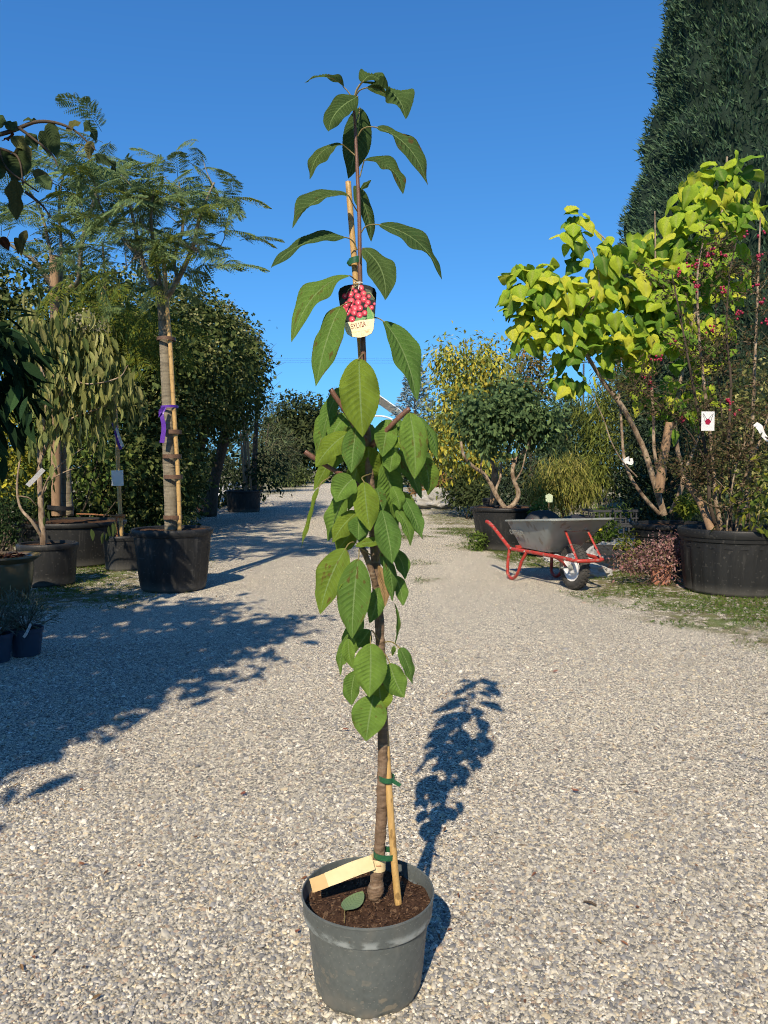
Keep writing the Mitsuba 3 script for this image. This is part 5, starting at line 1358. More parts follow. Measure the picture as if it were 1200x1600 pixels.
k, KC = tub('plant_tub', 'very large black fluted tub at the right edge, under the red-fruited shrub', 1160, 935, 6.55, 0.50, 0.575, r_bot=0.42, flutes=22, soil_drop=0.10, band_=0.20, lip=0.05, centre=(3.16, 6.86))
part(k, 'embossed_lettering', join([moved(meshkit.text_mesh('90 L', 0.05, 0.002, bold=True), frame(KC + [math.sin(t) * 0.4455, -math.cos(t) * 0.4455, 0.26], [math.cos(t), math.sin(t), 0], [0.0, 0.0, 1.0], [math.sin(t), -math.cos(t), 0])) for t in (0.02,)]), 'black_plastic') if False else None
spi = thing('spindle_shrub', 'open twiggy shrub with tiny dark leaves and crimson fruits in the fluted tub', 'shrub')
rng = np.random.default_rng(130)
YK = 6.85
ss = [[(1133, 850, YK), (1118, 780, YK), (1112, 700, YK), (1100, 600, YK), (1092, 520, YK), (1090, 430, YK), (1098, 380, YK)], [(1128, 850, YK), (1110, 790, 6.7), (1105, 720, 6.7), (1090, 640, 6.7), (1075, 560, 6.6), (1060, 480, 6.6), (1050, 430, 6.6)],
      [(1140, 850, YK), (1142, 780, YK), (1138, 700, YK), (1142, 600, 6.9), (1135, 520, 6.9), (1140, 430, 6.9), (1150, 380, 6.9)], [(1152, 848, YK), (1166, 780, 6.9), (1174, 700, 7.0), (1178, 600, 7.0), (1182, 500, 7.0), (1185, 420, 7.0), (1188, 340, 7.0)],
      [(1148, 850, YK), (1160, 760, 6.7), (1190, 680, 6.6), (1215, 600, 6.6), (1230, 500, 6.6)], [(1112, 740, 6.7), (1080, 680, 6.6), (1040, 640, 6.5), (1010, 615, 6.5), (985, 600, 6.5)], [(1112, 760, YK), (1085, 750, 6.7), (1065, 735, 6.7)],
      [(1136, 850, YK), (1124, 800, 7.0), (1130, 690, 7.1), (1120, 560, 7.2), (1118, 460, 7.2)], [(1135, 850, 6.7), (1138, 800, 6.65), (1150, 730, 6.6), (1165, 690, 6.6)]]
tips = []
for i, path in enumerate(ss):
    p = curve_pts(path)
    r = [0.021, 0.018, 0.017, 0.022, 0.014, 0.008, 0.008, 0.012, 0.010][i]
    m2, tw = twigs(rng, p, 24, 0.30, 0.0032, 0.6, 0.28, 4)
    part(spi, 'stem', join([tube(p, np.linspace(r, r * 0.3, len(p)), 8, 6, 0.15, i)] + m2), 'pale_bark' if i in (0, 3, 4, 8) else 'dark_bark', smooth=True)
    tips += tw
n = 7200
P, d = along(rng, tips, n)
P = P + rng.normal(size=(n, 3)) * 0.03
M, c = leaves(P, unit(d + rng.normal(size=(n, 3)) * 0.8 + [0, 0, -0.3]), unit(rng.normal(size=(n, 3)) + [0, -0.4, 0.8]), 0.030 + 0.022 * rng.random(n), 0.018, palette(rng, [(0.10, 0.125, 0.05), (0.17, 0.15, 0.07), (0.07, 0.085, 0.04), (0.24, 0.15, 0.09)], np.zeros(n, int), n), 2, 0.3)
part(spi, 'crown', M, 'leaf_mat', color=c)
ico = trimesh.creation.icosphere(1)
for px_, py_ in [(1087, 412), (1115, 390), (1108, 398), (1104, 414), (1078, 415), (1060, 425), (1130, 400), (1090, 447), (1128, 453), (1165, 368), (1190, 366), (1187, 400), (1192, 472), (1155, 490), (1110, 515), (1052, 535), (1030, 560), (1012, 590), (1008, 610), (1150, 645), (1140, 627), (1065, 655), (1182, 443), (1196, 505), (1015, 602)]:
    for _ in range(int(rng.integers(4, 10))):
        part(spi, 'fruit', moved(ico, frame(at(px_, py_, 6.6 + 0.1 * rng.random()) + rng.normal(size=3) * 0.018, [0.010, 0, 0], [0, 0.010, 0], [0, 0, 0.011])), 'fruit_mat', smooth=True)
mat('fruit_mat', two(prin((0.30, 0.012, 0.045), 0.4)))
cd = thing('plant_tag', 'white square card with a red blossom hanging on the red-fruited shrub', 'plant tag')
CM = frame(at(1106, 658, 6.45), unit([1, 0.1, 0]), unit([-0.1, 1, 0.0]), [0, 0, 1])
part(cd, 'card', moved(box(0.115, 0.002, 0.16), CM), 'white_mat')
part(cd, 'blossom', join([moved((lambda m: (m[0] * [1, 0.02, 1], m[1]))(lathe([(0, 0.0)] + [(0.014 * math.sin(t), 0.014 * (1 - math.cos(t))) for t in np.linspace(0.3, 3.1, 6)], 10)), CM @ frame((0.012 * math.cos(a), -0.0016, 0.012 * math.sin(a) - 0.02), [1, 0, 0], [0, 1, 0], [0, 0, 1])) for a in range(0, 6)]), 'fruit_mat')
part(cd, 'leaf_print', join([moved(box(0.004, 0.0006, 0.07), CM @ frame((x, -0.0014, 0.03), [math.cos(a), 0, math.sin(a)], [0, 1, 0], [-math.sin(a), 0, math.cos(a)])) for x, a in ((-0.02, 0.6), (0.015, -0.7), (0.035, -0.3), (-0.035, 0.2))]), 'black_metal')
tg = thing('plant_tag', 'white crumpled ribbon tag at the right edge on the red-fruited shrub', 'plant tag')
scene[tg] = mikit.ply(strip([at(1180, 662, 6.5), at(1187, 668, 6.45), at(1193, 680, 6.45), at(1203, 690, 6.45)], [0.04, 0.05, 0.04, 0.03], 0.002, (0.6, 0, 0.8)), 'white_mat', smooth=30)

bush('variegated_shrub', 'cream-variegated shrub behind the stems of the red-fruited shrub', 141, [px2w(1150, 680, 8.9, 60, 75, 0.4), px2w(1190, 620, 8.9, 50, 60, 0.4), px2w(1110, 740, 8.8, 42, 46, 0.35), px2w(1190, 760, 8.8, 50, 46, 0.35)], 620, 6, 0.07, 0.06, 0.035,
     [(0.40, 0.38, 0.16), (0.30, 0.30, 0.11), (0.13, 0.16, 0.05), (0.09, 0.12, 0.04)], stems=8)
bush('broadleaf_shrub', 'small glossy green shrub with yellowing leaves at the right edge over the fluted tub', 142, [px2w(1195, 760, 6.5, 30, 40, 0.2), px2w(1180, 800, 6.5, 26, 22, 0.15)], 46, 4, 0.07, 0.07, 0.035, [(0.12, 0.17, 0.03), (0.28, 0.28, 0.04), (0.08, 0.12, 0.03)], k=3)
tub('plant_pot', 'black pot half hidden between the two large tubs on the right', 1128, 870, 8.55, 0.28, 0.48, r_bot=0.24)

# the low red shrub in clay
tp, TCc = tub('terracotta_pot', 'small terracotta pot under the low reddish shrub', 1032, 916, 7.25, 0.105, 0.19, mat_='terracotta_mat', r_bot=0.085, soil_drop=0.02, lip=0.025)
part(tp, 'foot', lathe([(0.05, 0.0), (0.088, 0.0), (0.09, 0.012), (0.086, 0.02)], 40, TCc), 'terracotta_mat', smooth=30)
bush('reddish_shrub', 'low reddish-purple small-leaved shrub spilling over the terracotta pot', 150, [tuple(TCc + [0, 0, 0.30]) + (0.24, 0.2, 0.14), tuple(TCc + [-0.25, -0.05, 0.22]) + (0.26, 0.2, 0.12), tuple(TCc + [0.2, 0.05, 0.36]) + (0.2, 0.2, 0.15), tuple(TCc + [0.05, -0.12, 0.14]) + (0.12, 0.06, 0.12)],
     560, 6, 0.032, 0.030, 0.015, [(0.30, 0.14, 0.15), (0.42, 0.24, 0.23), (0.17, 0.09, 0.08), (0.20, 0.17, 0.08), (0.48, 0.33, 0.31)], cat='shrub', shell=0.4, rough=0.4, stems=12, stem_r=0.005, hang=0.0)

# the round-crowned tree in the wide bowl
bk, BKC = tub('plant_bowl', 'wide black round-bellied bowl under the dome-shaped tree', 788, 862, 10.45, 0.47, 0.58, r_bot=0.33, soil_drop=0.02, lip=0.03, band_=0.10)
dom = thing('dome_tree', 'small tree with pale bent stems and a dark dome-shaped crown', 'tree')
YD = 10.4
for path, r in [([(791, 797, YD), (776, 775, YD), (766, 755, YD), (755, 740, YD), (738, 728, 10.3), (725, 712, 10.2), (720, 690, 10.2)], 0.034), ([(792, 797, YD), (805, 785, YD), (810, 770, YD), (803, 750, YD), (801, 735, YD), (808, 715, 10.5), (822, 700, 10.5), (832, 680, 10.5)], 0.036),
                ([(790, 797, YD), (775, 770, 10.5), (782, 745, 10.5), (783, 715, 10.5), (780, 690, 10.5)], 0.022), ([(801, 735, YD), (800, 715, 10.5), (795, 705, 10.5), (800, 680, 10.6)], 0.018), ([(766, 755, YD), (752, 735, 10.3), (754, 712, 10.3), (756, 690, 10.4)], 0.015),
                ([(803, 755, YD), (815, 735, 10.3), (820, 715, 10.3), (826, 690, 10.3)], 0.014), ([(776, 745, 10.7), (770, 725, 10.7), (760, 710, 10.7), (770, 680, 10.7)], 0.028)]:
    p = curve_pts(path)
    part(dom, 'stem', tube(p, np.linspace(r, r * 0.5, len(p)), 9, 6, 0.15, 4), 'pale_bark', smooth=True)
crown(dom, 160, [px2w(790, 650, 10.5, 58, 38, 0.5), px2w(755, 665, 10.4, 30, 28, 0.4), px2w(835, 655, 10.6, 36, 34, 0.45), px2w(790, 630, 10.5, 40, 25, 0.4), px2w(850, 675, 10.6, 22, 16, 0.25), px2w(738, 640, 10.4, 22, 20, 0.25), px2w(812, 612, 10.5, 22, 14, 0.25), px2w(765, 690, 10.3, 20, 14, 0.2)], 640, 8, 0.10, 0.078, 0.055, [(0.12, 0.19, 0.08), (0.17, 0.25, 0.10), (0.08, 0.135, 0.06)], shell=0.35, rough=0.4, hang=0.6, tuft_var=0.45)
tub('plant_pot', 'small grey-black pot behind the wide bowl', 768, 812, 12.5, 0.15, 0.62, r_bot=0.13)
post2 = tube(curve_pts([(770, 795, 11.2), (774, 730, 11.2)]), 0.05, 10, 4, 0.06, 3)
single('wooden_post', post2, 'wood_mat', 'weathered post behind the pale stems of the dome tree', 'post', smooth=True)

# the tall dark conifer and the trees behind
yw = thing('tall_conifer', 'very tall dark blue-green columnar conifer at the top right corner', 'tree')
NB = [(0.052, 0.100, 0.052), (0.080, 0.138, 0.066), (0.034, 0.070, 0.040)]
rng = np.random.default_rng(170)
YW, XW = 14.5, 7.25
hz = np.array([0.2, 1.5, 3.0, 4.5, 6.0, 7.5, 9.0, 10.5, 12.0, 13.2, 14.2])
hr = np.array([2.55, 2.7, 2.75, 2.7, 2.55, 2.3, 2.05, 1.85, 1.4, 0.85, 0.2])


def bough(a, z):
    """The conifer's outer surface: its radius at angle a and height z."""
    q = np.stack([np.cos(a), np.sin(a), 0 * a], -1)
    R0 = np.interp(z, hz, hr)
    big_ = (meshkit.fbm(np.stack([q[..., 0] * 2.0, q[..., 1] * 2.0, z * 0.75], -1), 3, 7) - 0.5) * 0.2
    p3 = np.stack([q[..., 0] * R0, q[..., 1] * R0, z * 0.7], -1)
    return R0 * (0.97 + big_) + 0.42 * (meshkit.noise(p3 * 2.3, 9) - 0.5) + 0.22 * (meshkit.noise(p3 * 5.0, 13) - 0.5)


nc = 105000
z = 0.2 + 13.9 * rng.random(nc)
a = rng.random(nc) * 2 * math.pi
m = (rng.random(nc) < np.interp(z, hz, hr) / 2.8) & ((np.sin(a) < 0.35) | (rng.random(nc) < 0.25))
z, a = z[m], a[m]
n = len(z)
r = bough(a, z)
O = np.stack([np.cos(a), np.sin(a), 0 * a], 1)
P = np.stack([XW + r * np.cos(a), YW + r * np.sin(a), z], 1) - O * 0.06 + rng.normal(size=(n, 3)) * 0.03
D = unit(O * 0.8 + [0, 0, 0.75] + rng.normal(size=(n, 3)) * 0.42)
tf_ = np.floor(meshkit.noise(P * 3.0, 4) * 40).astype(int)
M, c = leaves(P, D, unit(rng.normal(size=D.shape) * 0.8 + O), 0.10 + 0.07 * rng.random(n), 0.030, palette(rng, NB, tf_, n, 0.28, 0.3), 2, 0.35)
part(yw, 'crown', M, 'needle_mat', color=c)
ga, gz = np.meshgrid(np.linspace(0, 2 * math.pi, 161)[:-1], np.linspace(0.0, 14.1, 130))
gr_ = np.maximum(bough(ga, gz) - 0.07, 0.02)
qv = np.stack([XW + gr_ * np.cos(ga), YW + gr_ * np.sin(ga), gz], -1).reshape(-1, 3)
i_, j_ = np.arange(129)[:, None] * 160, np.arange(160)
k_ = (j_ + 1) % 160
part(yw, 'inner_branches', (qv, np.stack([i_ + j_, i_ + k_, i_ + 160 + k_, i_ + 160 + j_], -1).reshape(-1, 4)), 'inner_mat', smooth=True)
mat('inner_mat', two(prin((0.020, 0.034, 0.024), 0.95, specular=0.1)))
part(yw, 'trunk', tube([(XW, YW, 0), (XW, YW, 5), (XW, YW, 13.9)], [0.3, 0.22, 0.03], 10, 4), 'dark_bark')

bush('dark_yew_shrub', 'dense almost black evergreen behind the yellow-leaved tree stems', 172, [(4.25, 12.0, 1.2, 0.75, 0.6, 1.4), (4.15, 12.0, 2.2, 0.5, 0.5, 0.9), (5.3, 11.6, 1.2, 0.9, 0.6, 1.3), (4.9, 12.2, 2.6, 0.7, 0.5, 0.9)], 900, 8, 0.10, 0.10, 0.03, [(0.022, 0.040, 0.022), (0.030, 0.050, 0.026)], bsdf='needle_mat', outw=0.9, hang=0.0, stems=4)


def tree(name, label, seed, base, h, blobs, count, per, spread, L, W, cols, trunk_r=0.09, limbs=6, bark_='dark_bark', cat='tree', **kw):
    k = thing(name, label, cat)
    rr = np.random.default_rng(seed + 5)
    b = np.asarray(blobs, float)
    base = np.asarray(base, float)
    top_ = np.array([b[:, 0].mean(), b[:, 1].mean(), h * 0.8])
    part(k, 'trunk', tube([base, base * [1, 1, 0] + [0.04, 0, h * 0.25], top_ * 0.5 + base * 0.5, top_], [trunk_r, trunk_r * 0.8, trunk_r * 0.55, trunk_r * 0.15], 9, 6, 0.1, seed), bark_, smooth=True)
    for i in range(limbs):
        q = b[i % len(b)]
        s_ = base + np.array([0, 0, h * (0.18 + 0.3 * rr.random())])
        e = q[:3] + rr.normal(size=3) * q[3:] * 0.4
        part(k, 'limb', tube([s_, s_ * 0.5 + e * 0.5 + [0, 0, -0.08 * h * rr.random()], e], [trunk_r * 0.45, trunk_r * 0.3, trunk_r * 0.1], 6, 5), bark_, smooth=True)
    crown(k, seed, blobs, count, per, spread, L, W, cols, **kw)
    return k


YL = [(0.52, 0.46, 0.06), (0.40, 0.40, 0.09), (0.24, 0.30, 0.09), (0.58, 0.47, 0.08), (0.18, 0.25, 0.07)]
B = lambda x, y, Y, rx, ry, d: px2w(x, y, Y, rx, ry, d)
tree('autumn_tree', 'loose autumn tree with yellow and green leaves behind the dome tree', 180, gr(742, 806) * [1, 1, 0], 5.0, [B(715, 640, 17.5, 52, 55, 0.8), B(765, 590, 17.5, 50, 50, 0.8), B(720, 590, 17.5, 48, 44, 0.8), B(690, 690, 17.3, 32, 50, 0.6), B(760, 560, 17.6, 34, 34, 0.6), B(700, 560, 17.6, 30, 30, 0.5), B(740, 710, 17.3, 50, 40, 0.6)],
     820, 8, 0.16, 0.115, 0.055, YL, shell=0.35, rough=0.4, hang=0.8, trunk_r=0.07, limbs=9)
tree('rowan_tree', 'thin tree with green and rusty orange leaves, right of the autumn tree', 181, gr(826, 800) * [1, 1, 0], 5.0, [B(820, 590, 19, 34, 45, 0.7), B(832, 560, 19, 28, 32, 0.5), B(810, 640, 19, 36, 40, 0.6), B(850, 600, 19, 20, 30, 0.4)],
     330, 7, 0.16, 0.12, 0.05, [(0.12, 0.16, 0.06), (0.30, 0.17, 0.06), (0.09, 0.12, 0.05), (0.40, 0.28, 0.07)], shell=0.35, rough=0.4, trunk_r=0.06)
sps = thing('blue_spruce', 'blue-grey spruce just right of the cherry leaves', 'tree')
SB = gr(648, 772) * [1, 1, 0]
SB = np.array([(648 - 600) / FOC * 33, 33, 0.0])
part(sps, 'trunk', tube([SB, SB + [0, 0, 3], SB + [0, 0, 5.6]], [0.12, 0.08, 0.02], 8, 4), 'dark_bark', smooth=True)
rr = np.random.default_rng(190)
PP, DD = [], []
for i in range(150):
    z = 0.5 + 5.0 * (i / 150)
    a = i * 2.4
    l = (5.9 - z) * 0.36 * (0.8 + 0.4 * rr.random())
    d = np.array([math.cos(a), math.sin(a), 0.12])
    for j in range(16):
        t = rr.random() ** 0.7
        PP.append(SB + [0, 0, z] + d * l * t + rr.normal(size=3) * 0.03)
        DD.append(d + rr.normal(size=3) * 0.45 + [0, 0, 0.2])
PP, DD = np.array(PP), np.array(DD)
n = len(PP)
M, c = leaves(PP, DD, rr.normal(size=(n, 3)) + [0, 0, 1], 0.26, 0.09, palette(rr, [(0.16, 0.22, 0.23), (0.11, 0.16, 0.17), (0.22, 0.28, 0.29)], np.zeros(n, int), n), 2, 0.4)
part(sps, 'crown', M, 'needle_mat', color=c)
cn = thing('conical_conifer', 'soft green conical conifer behind the wheelbarrow', 'tree')
CB = np.array([(882 - 600) / FOC * 14.5, 14.5, 0.0])
part(cn, 'trunk', tube([CB, CB + [0, 0, 1.5], CB + [0, 0, 2.5]], [0.07, 0.05, 0.01], 8, 4), 'dark_bark')
crown(cn, 191, [tuple(CB + [0, 0, 1.0]) + (0.5, 0.45, 0.7), tuple(CB + [0, 0, 1.7]) + (0.40, 0.36, 0.55), tuple(CB + [0, 0, 2.2]) + (0.22, 0.2, 0.4)], 900, 9, 0.06, 0.10, 0.024, [(0.08, 0.13, 0.06), (0.10, 0.155, 0.07), (0.055, 0.095, 0.05)], bsdf='needle_mat', outw=1.0, hang=-0.8)
BM = [(0.30, 0.29, 0.07), (0.22, 0.24, 0.055), (0.14, 0.17, 0.045), (0.38, 0.34, 0.11)]
bush('bamboo_clump', 'low yellow-green bamboo clump with thin hanging leaves, left of the crates', 200, [B(872, 745, 12.4, 48, 30, 0.4), B(862, 770, 12.3, 40, 22, 0.35), B(900, 765, 12.3, 36, 26, 0.35), B(885, 730, 12.5, 30, 24, 0.35)], 460, 8, 0.08, 0.13, 0.016, BM, cat='bamboo', hang=1.4, stems=10, stem_r=0.006, shell=0.4)
bush('bamboo_clump', 'taller upright yellow-green bamboo clump behind the pale leaning stems', 201, [B(938, 650, 14.0, 40, 50, 0.5), B(945, 700, 13.8, 36, 40, 0.4), B(930, 740, 13.6, 36, 34, 0.4), B(955, 620, 14.2, 30, 40, 0.4)], 620, 8, 0.10, 0.13, 0.020, [(0.26, 0.28, 0.06), (0.18, 0.22, 0.05), (0.11, 0.15, 0.045)], cat='bamboo', hang=1.0, stems=10, stem_r=0.008, shell=0.4)
bush('bamboo_clump', 'yellow-green bamboo clump under the autumn tree, left of the bowl', 202, [B(738, 748, 21.5, 30, 24, 0.6), B(765, 755, 21.0, 24, 24, 0.5)], 240, 8, 0.14, 0.19, 0.03, BM, cat='bamboo', hang=1.2, stems=8, stem_r=0.006, shell=0.4)
bush('dark_shrub', 'dark evergreen shrub behind the dome tree stems', 203, [B(825, 745, 13.6, 40, 40, 0.4), B(800, 770, 13.5, 30, 26, 0.4)], 260, 8, 0.09, 0.09, 0.03, [(0.025, 0.042, 0.022), (0.035, 0.055, 0.028)], bsdf='needle_mat', stems=4)
bush('dark_shrub', 'low dark evergreen filling the gap behind the limestone and the bowl', 206, [B(722, 768, 17.2, 22, 16, 0.4), B(748, 775, 16.5, 18, 16, 0.4)], 200, 8, 0.10, 0.10, 0.05, [(0.06, 0.085, 0.035), (0.085, 0.11, 0.045)], stems=5)
bush('bronze_shrub', 'small orange-bronze shrub beside the pale rocks', 204, [B(685, 752, 23, 20, 12, 0.4), B(660, 764, 23, 14, 12, 0.3)], 120, 7, 0.09, 0.09, 0.05, [(0.40, 0.20, 0.08), (0.30, 0.16, 0.07), (0.34, 0.26, 0.10)], stems=6)
for i, (x, y, sx, lab) in enumerate([(690, 797, 0.62, 'large pale limestone rock left of the wide bowl'), (660, 796, 0.26, 'small pale rock at the left end of the limestone rocks'), (725, 795, 0.36, 'mossy pale rock between the limestone and the wide bowl'), (755, 812, 0.2, 'small round rock at the foot of the wide bowl')]):
    rock('rock', lab, gr(x, y - 2) * [1, 1, 0], (sx, sx * 0.6, sx * 0.62), 220 + i, col=(0.33, 0.325, 0.30), rough=0.7, freq=3.0)
for i, (c, s, lab) in enumerate([(gr(965, 888) * [1, 1, 0], (0.40, 0.34, 0.24), 'broad pale grey boulder behind the wheelbarrow wheel'), (gr(925, 905) * [1, 1, 0] + [0, 0.25, 0], (0.26, 0.2, 0.10), 'low flat boulder in the shade of the wheelbarrow'), (gr(985, 845) * [1, 1, 0] + [0, 0.2, 0], (0.22, 0.18, 0.22), 'rounded tan rock beside the yellow-leaved tree tub'), (gr(868, 878) * [1, 1, 0], (0.14, 0.11, 0.06), 'small flat stone under the wheelbarrow tray')]):
    rock('rock', lab, c, s, 230 + i, col=(0.40, 0.39, 0.37), rough=0.4)
mat('dark_rock_mat', two(prin((0.028, 0.028, 0.03), 0.55)))
for i, (x, y, Y, sx, sz, lab) in enumerate([(848, 812, 9.6, 0.30, 0.36, 'rounded black mound behind the wheelbarrow, nearer the bowl'), (905, 818, 9.3, 0.42, 0.33, 'rounded black mound behind the wheelbarrow, nearer the crates')]):
    c = at(x, y, Y) * [1, 1, 0]
    rock('covered_mound', lab, c + [0, 0, 0.10], (sx, sx * 0.6, sz), 240 + i, 'dark_rock_mat', rough=0.07, cat='mound')


def crate(label, c, yaw, sx=0.56, sy=0.36, sz=0.17):
    k = thing('plastic_crate', label, 'crate')
    M = rotz(yaw, c)
    bars = [box(sx, sy, 0.012, (0, 0, 0.006))]
    for z_ in (0.012, 0.075, sz - 0.015):
        t = 0.028 if z_ > 0.1 else 0.014
        bars += [box(sx, 0.012, t, (0, s * (sy / 2 - 0.006), z_ + t / 2 - 0.007)) for s in (-1, 1)] + [box(0.012, sy - 0.024, t, (s * (sx / 2 - 0.006), 0, z_ + t / 2 - 0.007)) for s in (-1, 1)]
    part(k, 'rails', moved(join(bars), M), 'black_metal')
    for q in range(9):
        x_ = -sx / 2 + 0.02 + (sx - 0.04) * q / 8
        for s in (-1, 1):
            part(k, 'slat', moved(box(0.018, 0.008, sz - 0.05, (x_, s * (sy / 2 - 0.013), sz / 2 - 0.005)), M), 'black_metal')
    for q in range(5):
        y_ = -sy / 2 + 0.03 + (sy - 0.06) * q / 4
        for s in (-1, 1):
            part(k, 'slat', moved(box(0.008, 0.018, sz - 0.05, (s * (sx / 2 - 0.013), y_, sz / 2 - 0.005)), M), 'black_metal')
    return M


c0 = at(950, 812, 9.2)
for i in range(2):
    crate(('upper' if i else 'lower') + ' black plastic crate on the bench behind the wheelbarrow', c0 * [1, 1, 0] + [0.0 + 0.03 * i, 0.04 * i, 0.26 + 0.176 * i], 0.06 + 0.05 * i)
M = crate('black plastic crate on the bench right of the stacked crates', c0 * [1, 1, 0] + [0.62, 0.1, 0.26], -0.04)
bench = thing('plant_bench', 'dark low bench carrying the black crates behind the wheelbarrow', 'bench')
part(bench, 'top', moved(box(1.35, 0.45, 0.03, (0.3, 0.06, 0.243), 0.003), frame(c0 * [1, 1, 0], [1, 0, 0], [0, 1, 0], [0, 0, 1])), 'dark_bark')
for sx_ in (-0.3, 0.9):
    for sy_ in (-0.1, 0.22):
        part(bench, 'leg', moved(box(0.05, 0.05, 0.228, (sx_, sy_, 0.114), 0.003), frame(c0 * [1, 1, 0], [1, 0, 0], [0, 1, 0], [0, 0, 1])), 'dark_bark')
bush('seedlings', 'low bright green seedlings growing in the upper black crate', 250, [tuple(c0 * [1, 1, 0] + [0.03, 0.04, 0.58]) + (0.24, 0.13, 0.05)], 70, 8, 0.03, 0.045, 0.016, [(0.12, 0.19, 0.035), (0.09, 0.15, 0.03)], cat='plant', zmin=0.46)
tray_ = thing('seed_tray', 'small black compartment tray lying on the boulder', 'tray')
TM = frame(at(955, 862, 8.0), unit([1, 0.15, -0.02]), unit([-0.15, 1, 0.25]), unit(np.cross(unit([1, 0.15, -0.02]), unit([-0.15, 1, 0.25]))))
tm = [box(0.30, 0.20, 0.008)]
for q in range(4):
    tm.append(box(0.008, 0.20, 0.045, (-0.146 + 0.292 * q / 3, 0, 0.022)))
for q in range(3):
    tm.append(box(0.30, 0.008, 0.043, (0, -0.096 + 0.096 * q, 0.0215)))
scene[tray_] = mikit.ply(moved(join(tm), TM), 'black_metal')
for i, (x, y, Y, rx, ry, lab, cols) in enumerate([(948, 830, 8.5, 24, 14, 'leafy green plant with a yellow flower behind the tray', [(0.13, 0.20, 0.035), (0.09, 0.15, 0.03)]), (990, 852, 8.0, 22, 20, 'mound of yellow-green groundcover before the yellow-leaved tree tub', [(0.22, 0.24, 0.04), (0.13, 0.16, 0.03)]),
                                                  (745, 845, 10.2, 14, 12, 'small green weed left of the wide bowl', [(0.12, 0.18, 0.04)]), (842, 800, 10.0, 10, 14, 'small ferny green weed right of the wide bowl', [(0.10, 0.17, 0.04)]), (1075, 790, 7.9, 12, 12, 'bright green weed growing in the yellow-leaved tree tub', [(0.20, 0.24, 0.04)])]):
    bush('weed', lab, 260 + i, [B(x, y, Y, rx, ry, 0.12)], 60, 6, 0.03, 0.055, 0.024, cols, cat='plant')
single('flower', moved(trimesh.creation.icosphere(1), frame(at(938, 828, 8.25), [0.022, 0, 0], [0, 0.02, 0], [0, 0, 0.015])), 'yellow_mat', 'single yellow flower on the leafy plant behind the tray', 'flower', smooth=True)
mat('yellow_mat', two(prin((0.62, 0.50, 0.03), 0.6)))
k = thing('plant_card', 'pale green rounded plant card before the low bamboo clump', 'plant card')
pg = Polygon([(-0.0375, -0.05), (0.0375, -0.05), (0.041, 0.03), (0, 0.05), (-0.041, 0.03)]).buffer(0.01)
CB2 = at(858, 778, 10.6)
part(k, 'card', moved(trimesh.creation.extrude_polygon(pg, 0.003, engine='earcut'), frame(CB2, [1, 0.1, 0], [0, 0.1, 1], [0.1, -1, 0.1])), 'pale_card_mat')
part(k, 'stick', tube([CB2 * [1, 1, 0] + [0, 0.01, 0.0], CB2 + [0, 0.012, 0.03]], 0.006, 6, 2), 'wood_mat')
mat('pale_card_mat', two(prin((0.50, 0.58, 0.40), 0.5)))
tub('plant_pot', 'small grey pot behind the black mounds', 900, 800, 10.8, 0.17, 0.42, r_bot=0.15)

# ---------------------------------------------------------------- the far end of the drive
FG = [(0.075, 0.095, 0.04), (0.055, 0.075, 0.035), (0.10, 0.12, 0.045)]
tree('broad_tree', 'broad round dark green tree at the far end of the drive', 300, np.array([-6.2, 56, 0]), 6.5, [B(462, 680, 56, 46, 45, 2.0), B(470, 645, 56, 28, 26, 1.5), B(500, 680, 57, 40, 40, 2.0), B(440, 695, 55, 30, 36, 1.5), B(535, 690, 58, 30, 36, 1.5)], 900, 9, 0.34, 0.34, 0.22, FG, trunk_r=0.25, tuft_var=0.5, shell=0.75)
tree('pine_tree', 'bushy pine with soft brownish green needles beside the drive end', 301, np.array([-5.8, 36, 0]), 4.0, [B(420, 700, 36, 34, 30, 1.0), B(400, 720, 35, 30, 28, 1.0), B(440, 715, 37, 24, 28, 0.9)], 420, 10, 0.20, 0.30, 0.04, [(0.09, 0.115, 0.045), (0.13, 0.12, 0.06), (0.06, 0.09, 0.04)], trunk_r=0.15, bsdf='needle_mat', outw=1.1)
bush('hazy_tree', 'pale grey-green feathery tree behind the pine', 302, [B(415, 655, 62, 22, 30, 1.2), B(440, 640, 62, 14, 18, 0.9), B(535, 636, 66, 18, 26, 1.2)], 240, 8, 0.4, 0.4, 0.08, [(0.16, 0.19, 0.17), (0.12, 0.15, 0.12)], cat='tree', shell=0.4, stems=4, stem_r=0.12)
bush('rounded_shrub', 'low rounded green shrub at the end of the drive', 303, [B(462, 744, 46, 22, 12, 0.7), B(440, 750, 45, 20, 8, 0.6)], 220, 8, 0.16, 0.18, 0.10, [(0.13, 0.16, 0.055), (0.09, 0.12, 0.045)], stems=5)
bush('dark_hedge', 'dark clipped hedge closing the end of the drive', 304, [(-4.5 + 2.6 * i, 60 + 0.4 * i, 1.0, 1.8, 1.0, 1.3) for i in range(8)], 700, 9, 0.28, 0.26, 0.16, [(0.04, 0.055, 0.028), (0.055, 0.07, 0.03)], cat='hedge')
bush('tree_belt', 'dark belt of trees far behind the left hedge', 305, [(-30 + 4.2 * i, 70, 2.4, 3.0, 2.0, 2.6) for i in range(6)], 900, 9, 0.42, 0.40, 0.25, [(0.05, 0.065, 0.035), (0.07, 0.085, 0.04)], cat='trees', shell=0.8)
bush('shrub_row', 'row of dark mixed shrubs far behind the right-hand tubs', 306, [(1.3 + 1.3 * i, 24 + 0.25 * i, 1.0 + 0.5 * (i % 3), 1.1, 0.8, 1.8) for i in range(11)], 2000, 9, 0.20, 0.19, 0.10, [(0.08, 0.11, 0.045), (0.12, 0.15, 0.06), (0.055, 0.08, 0.04)], cat='hedge', shell=0.75)
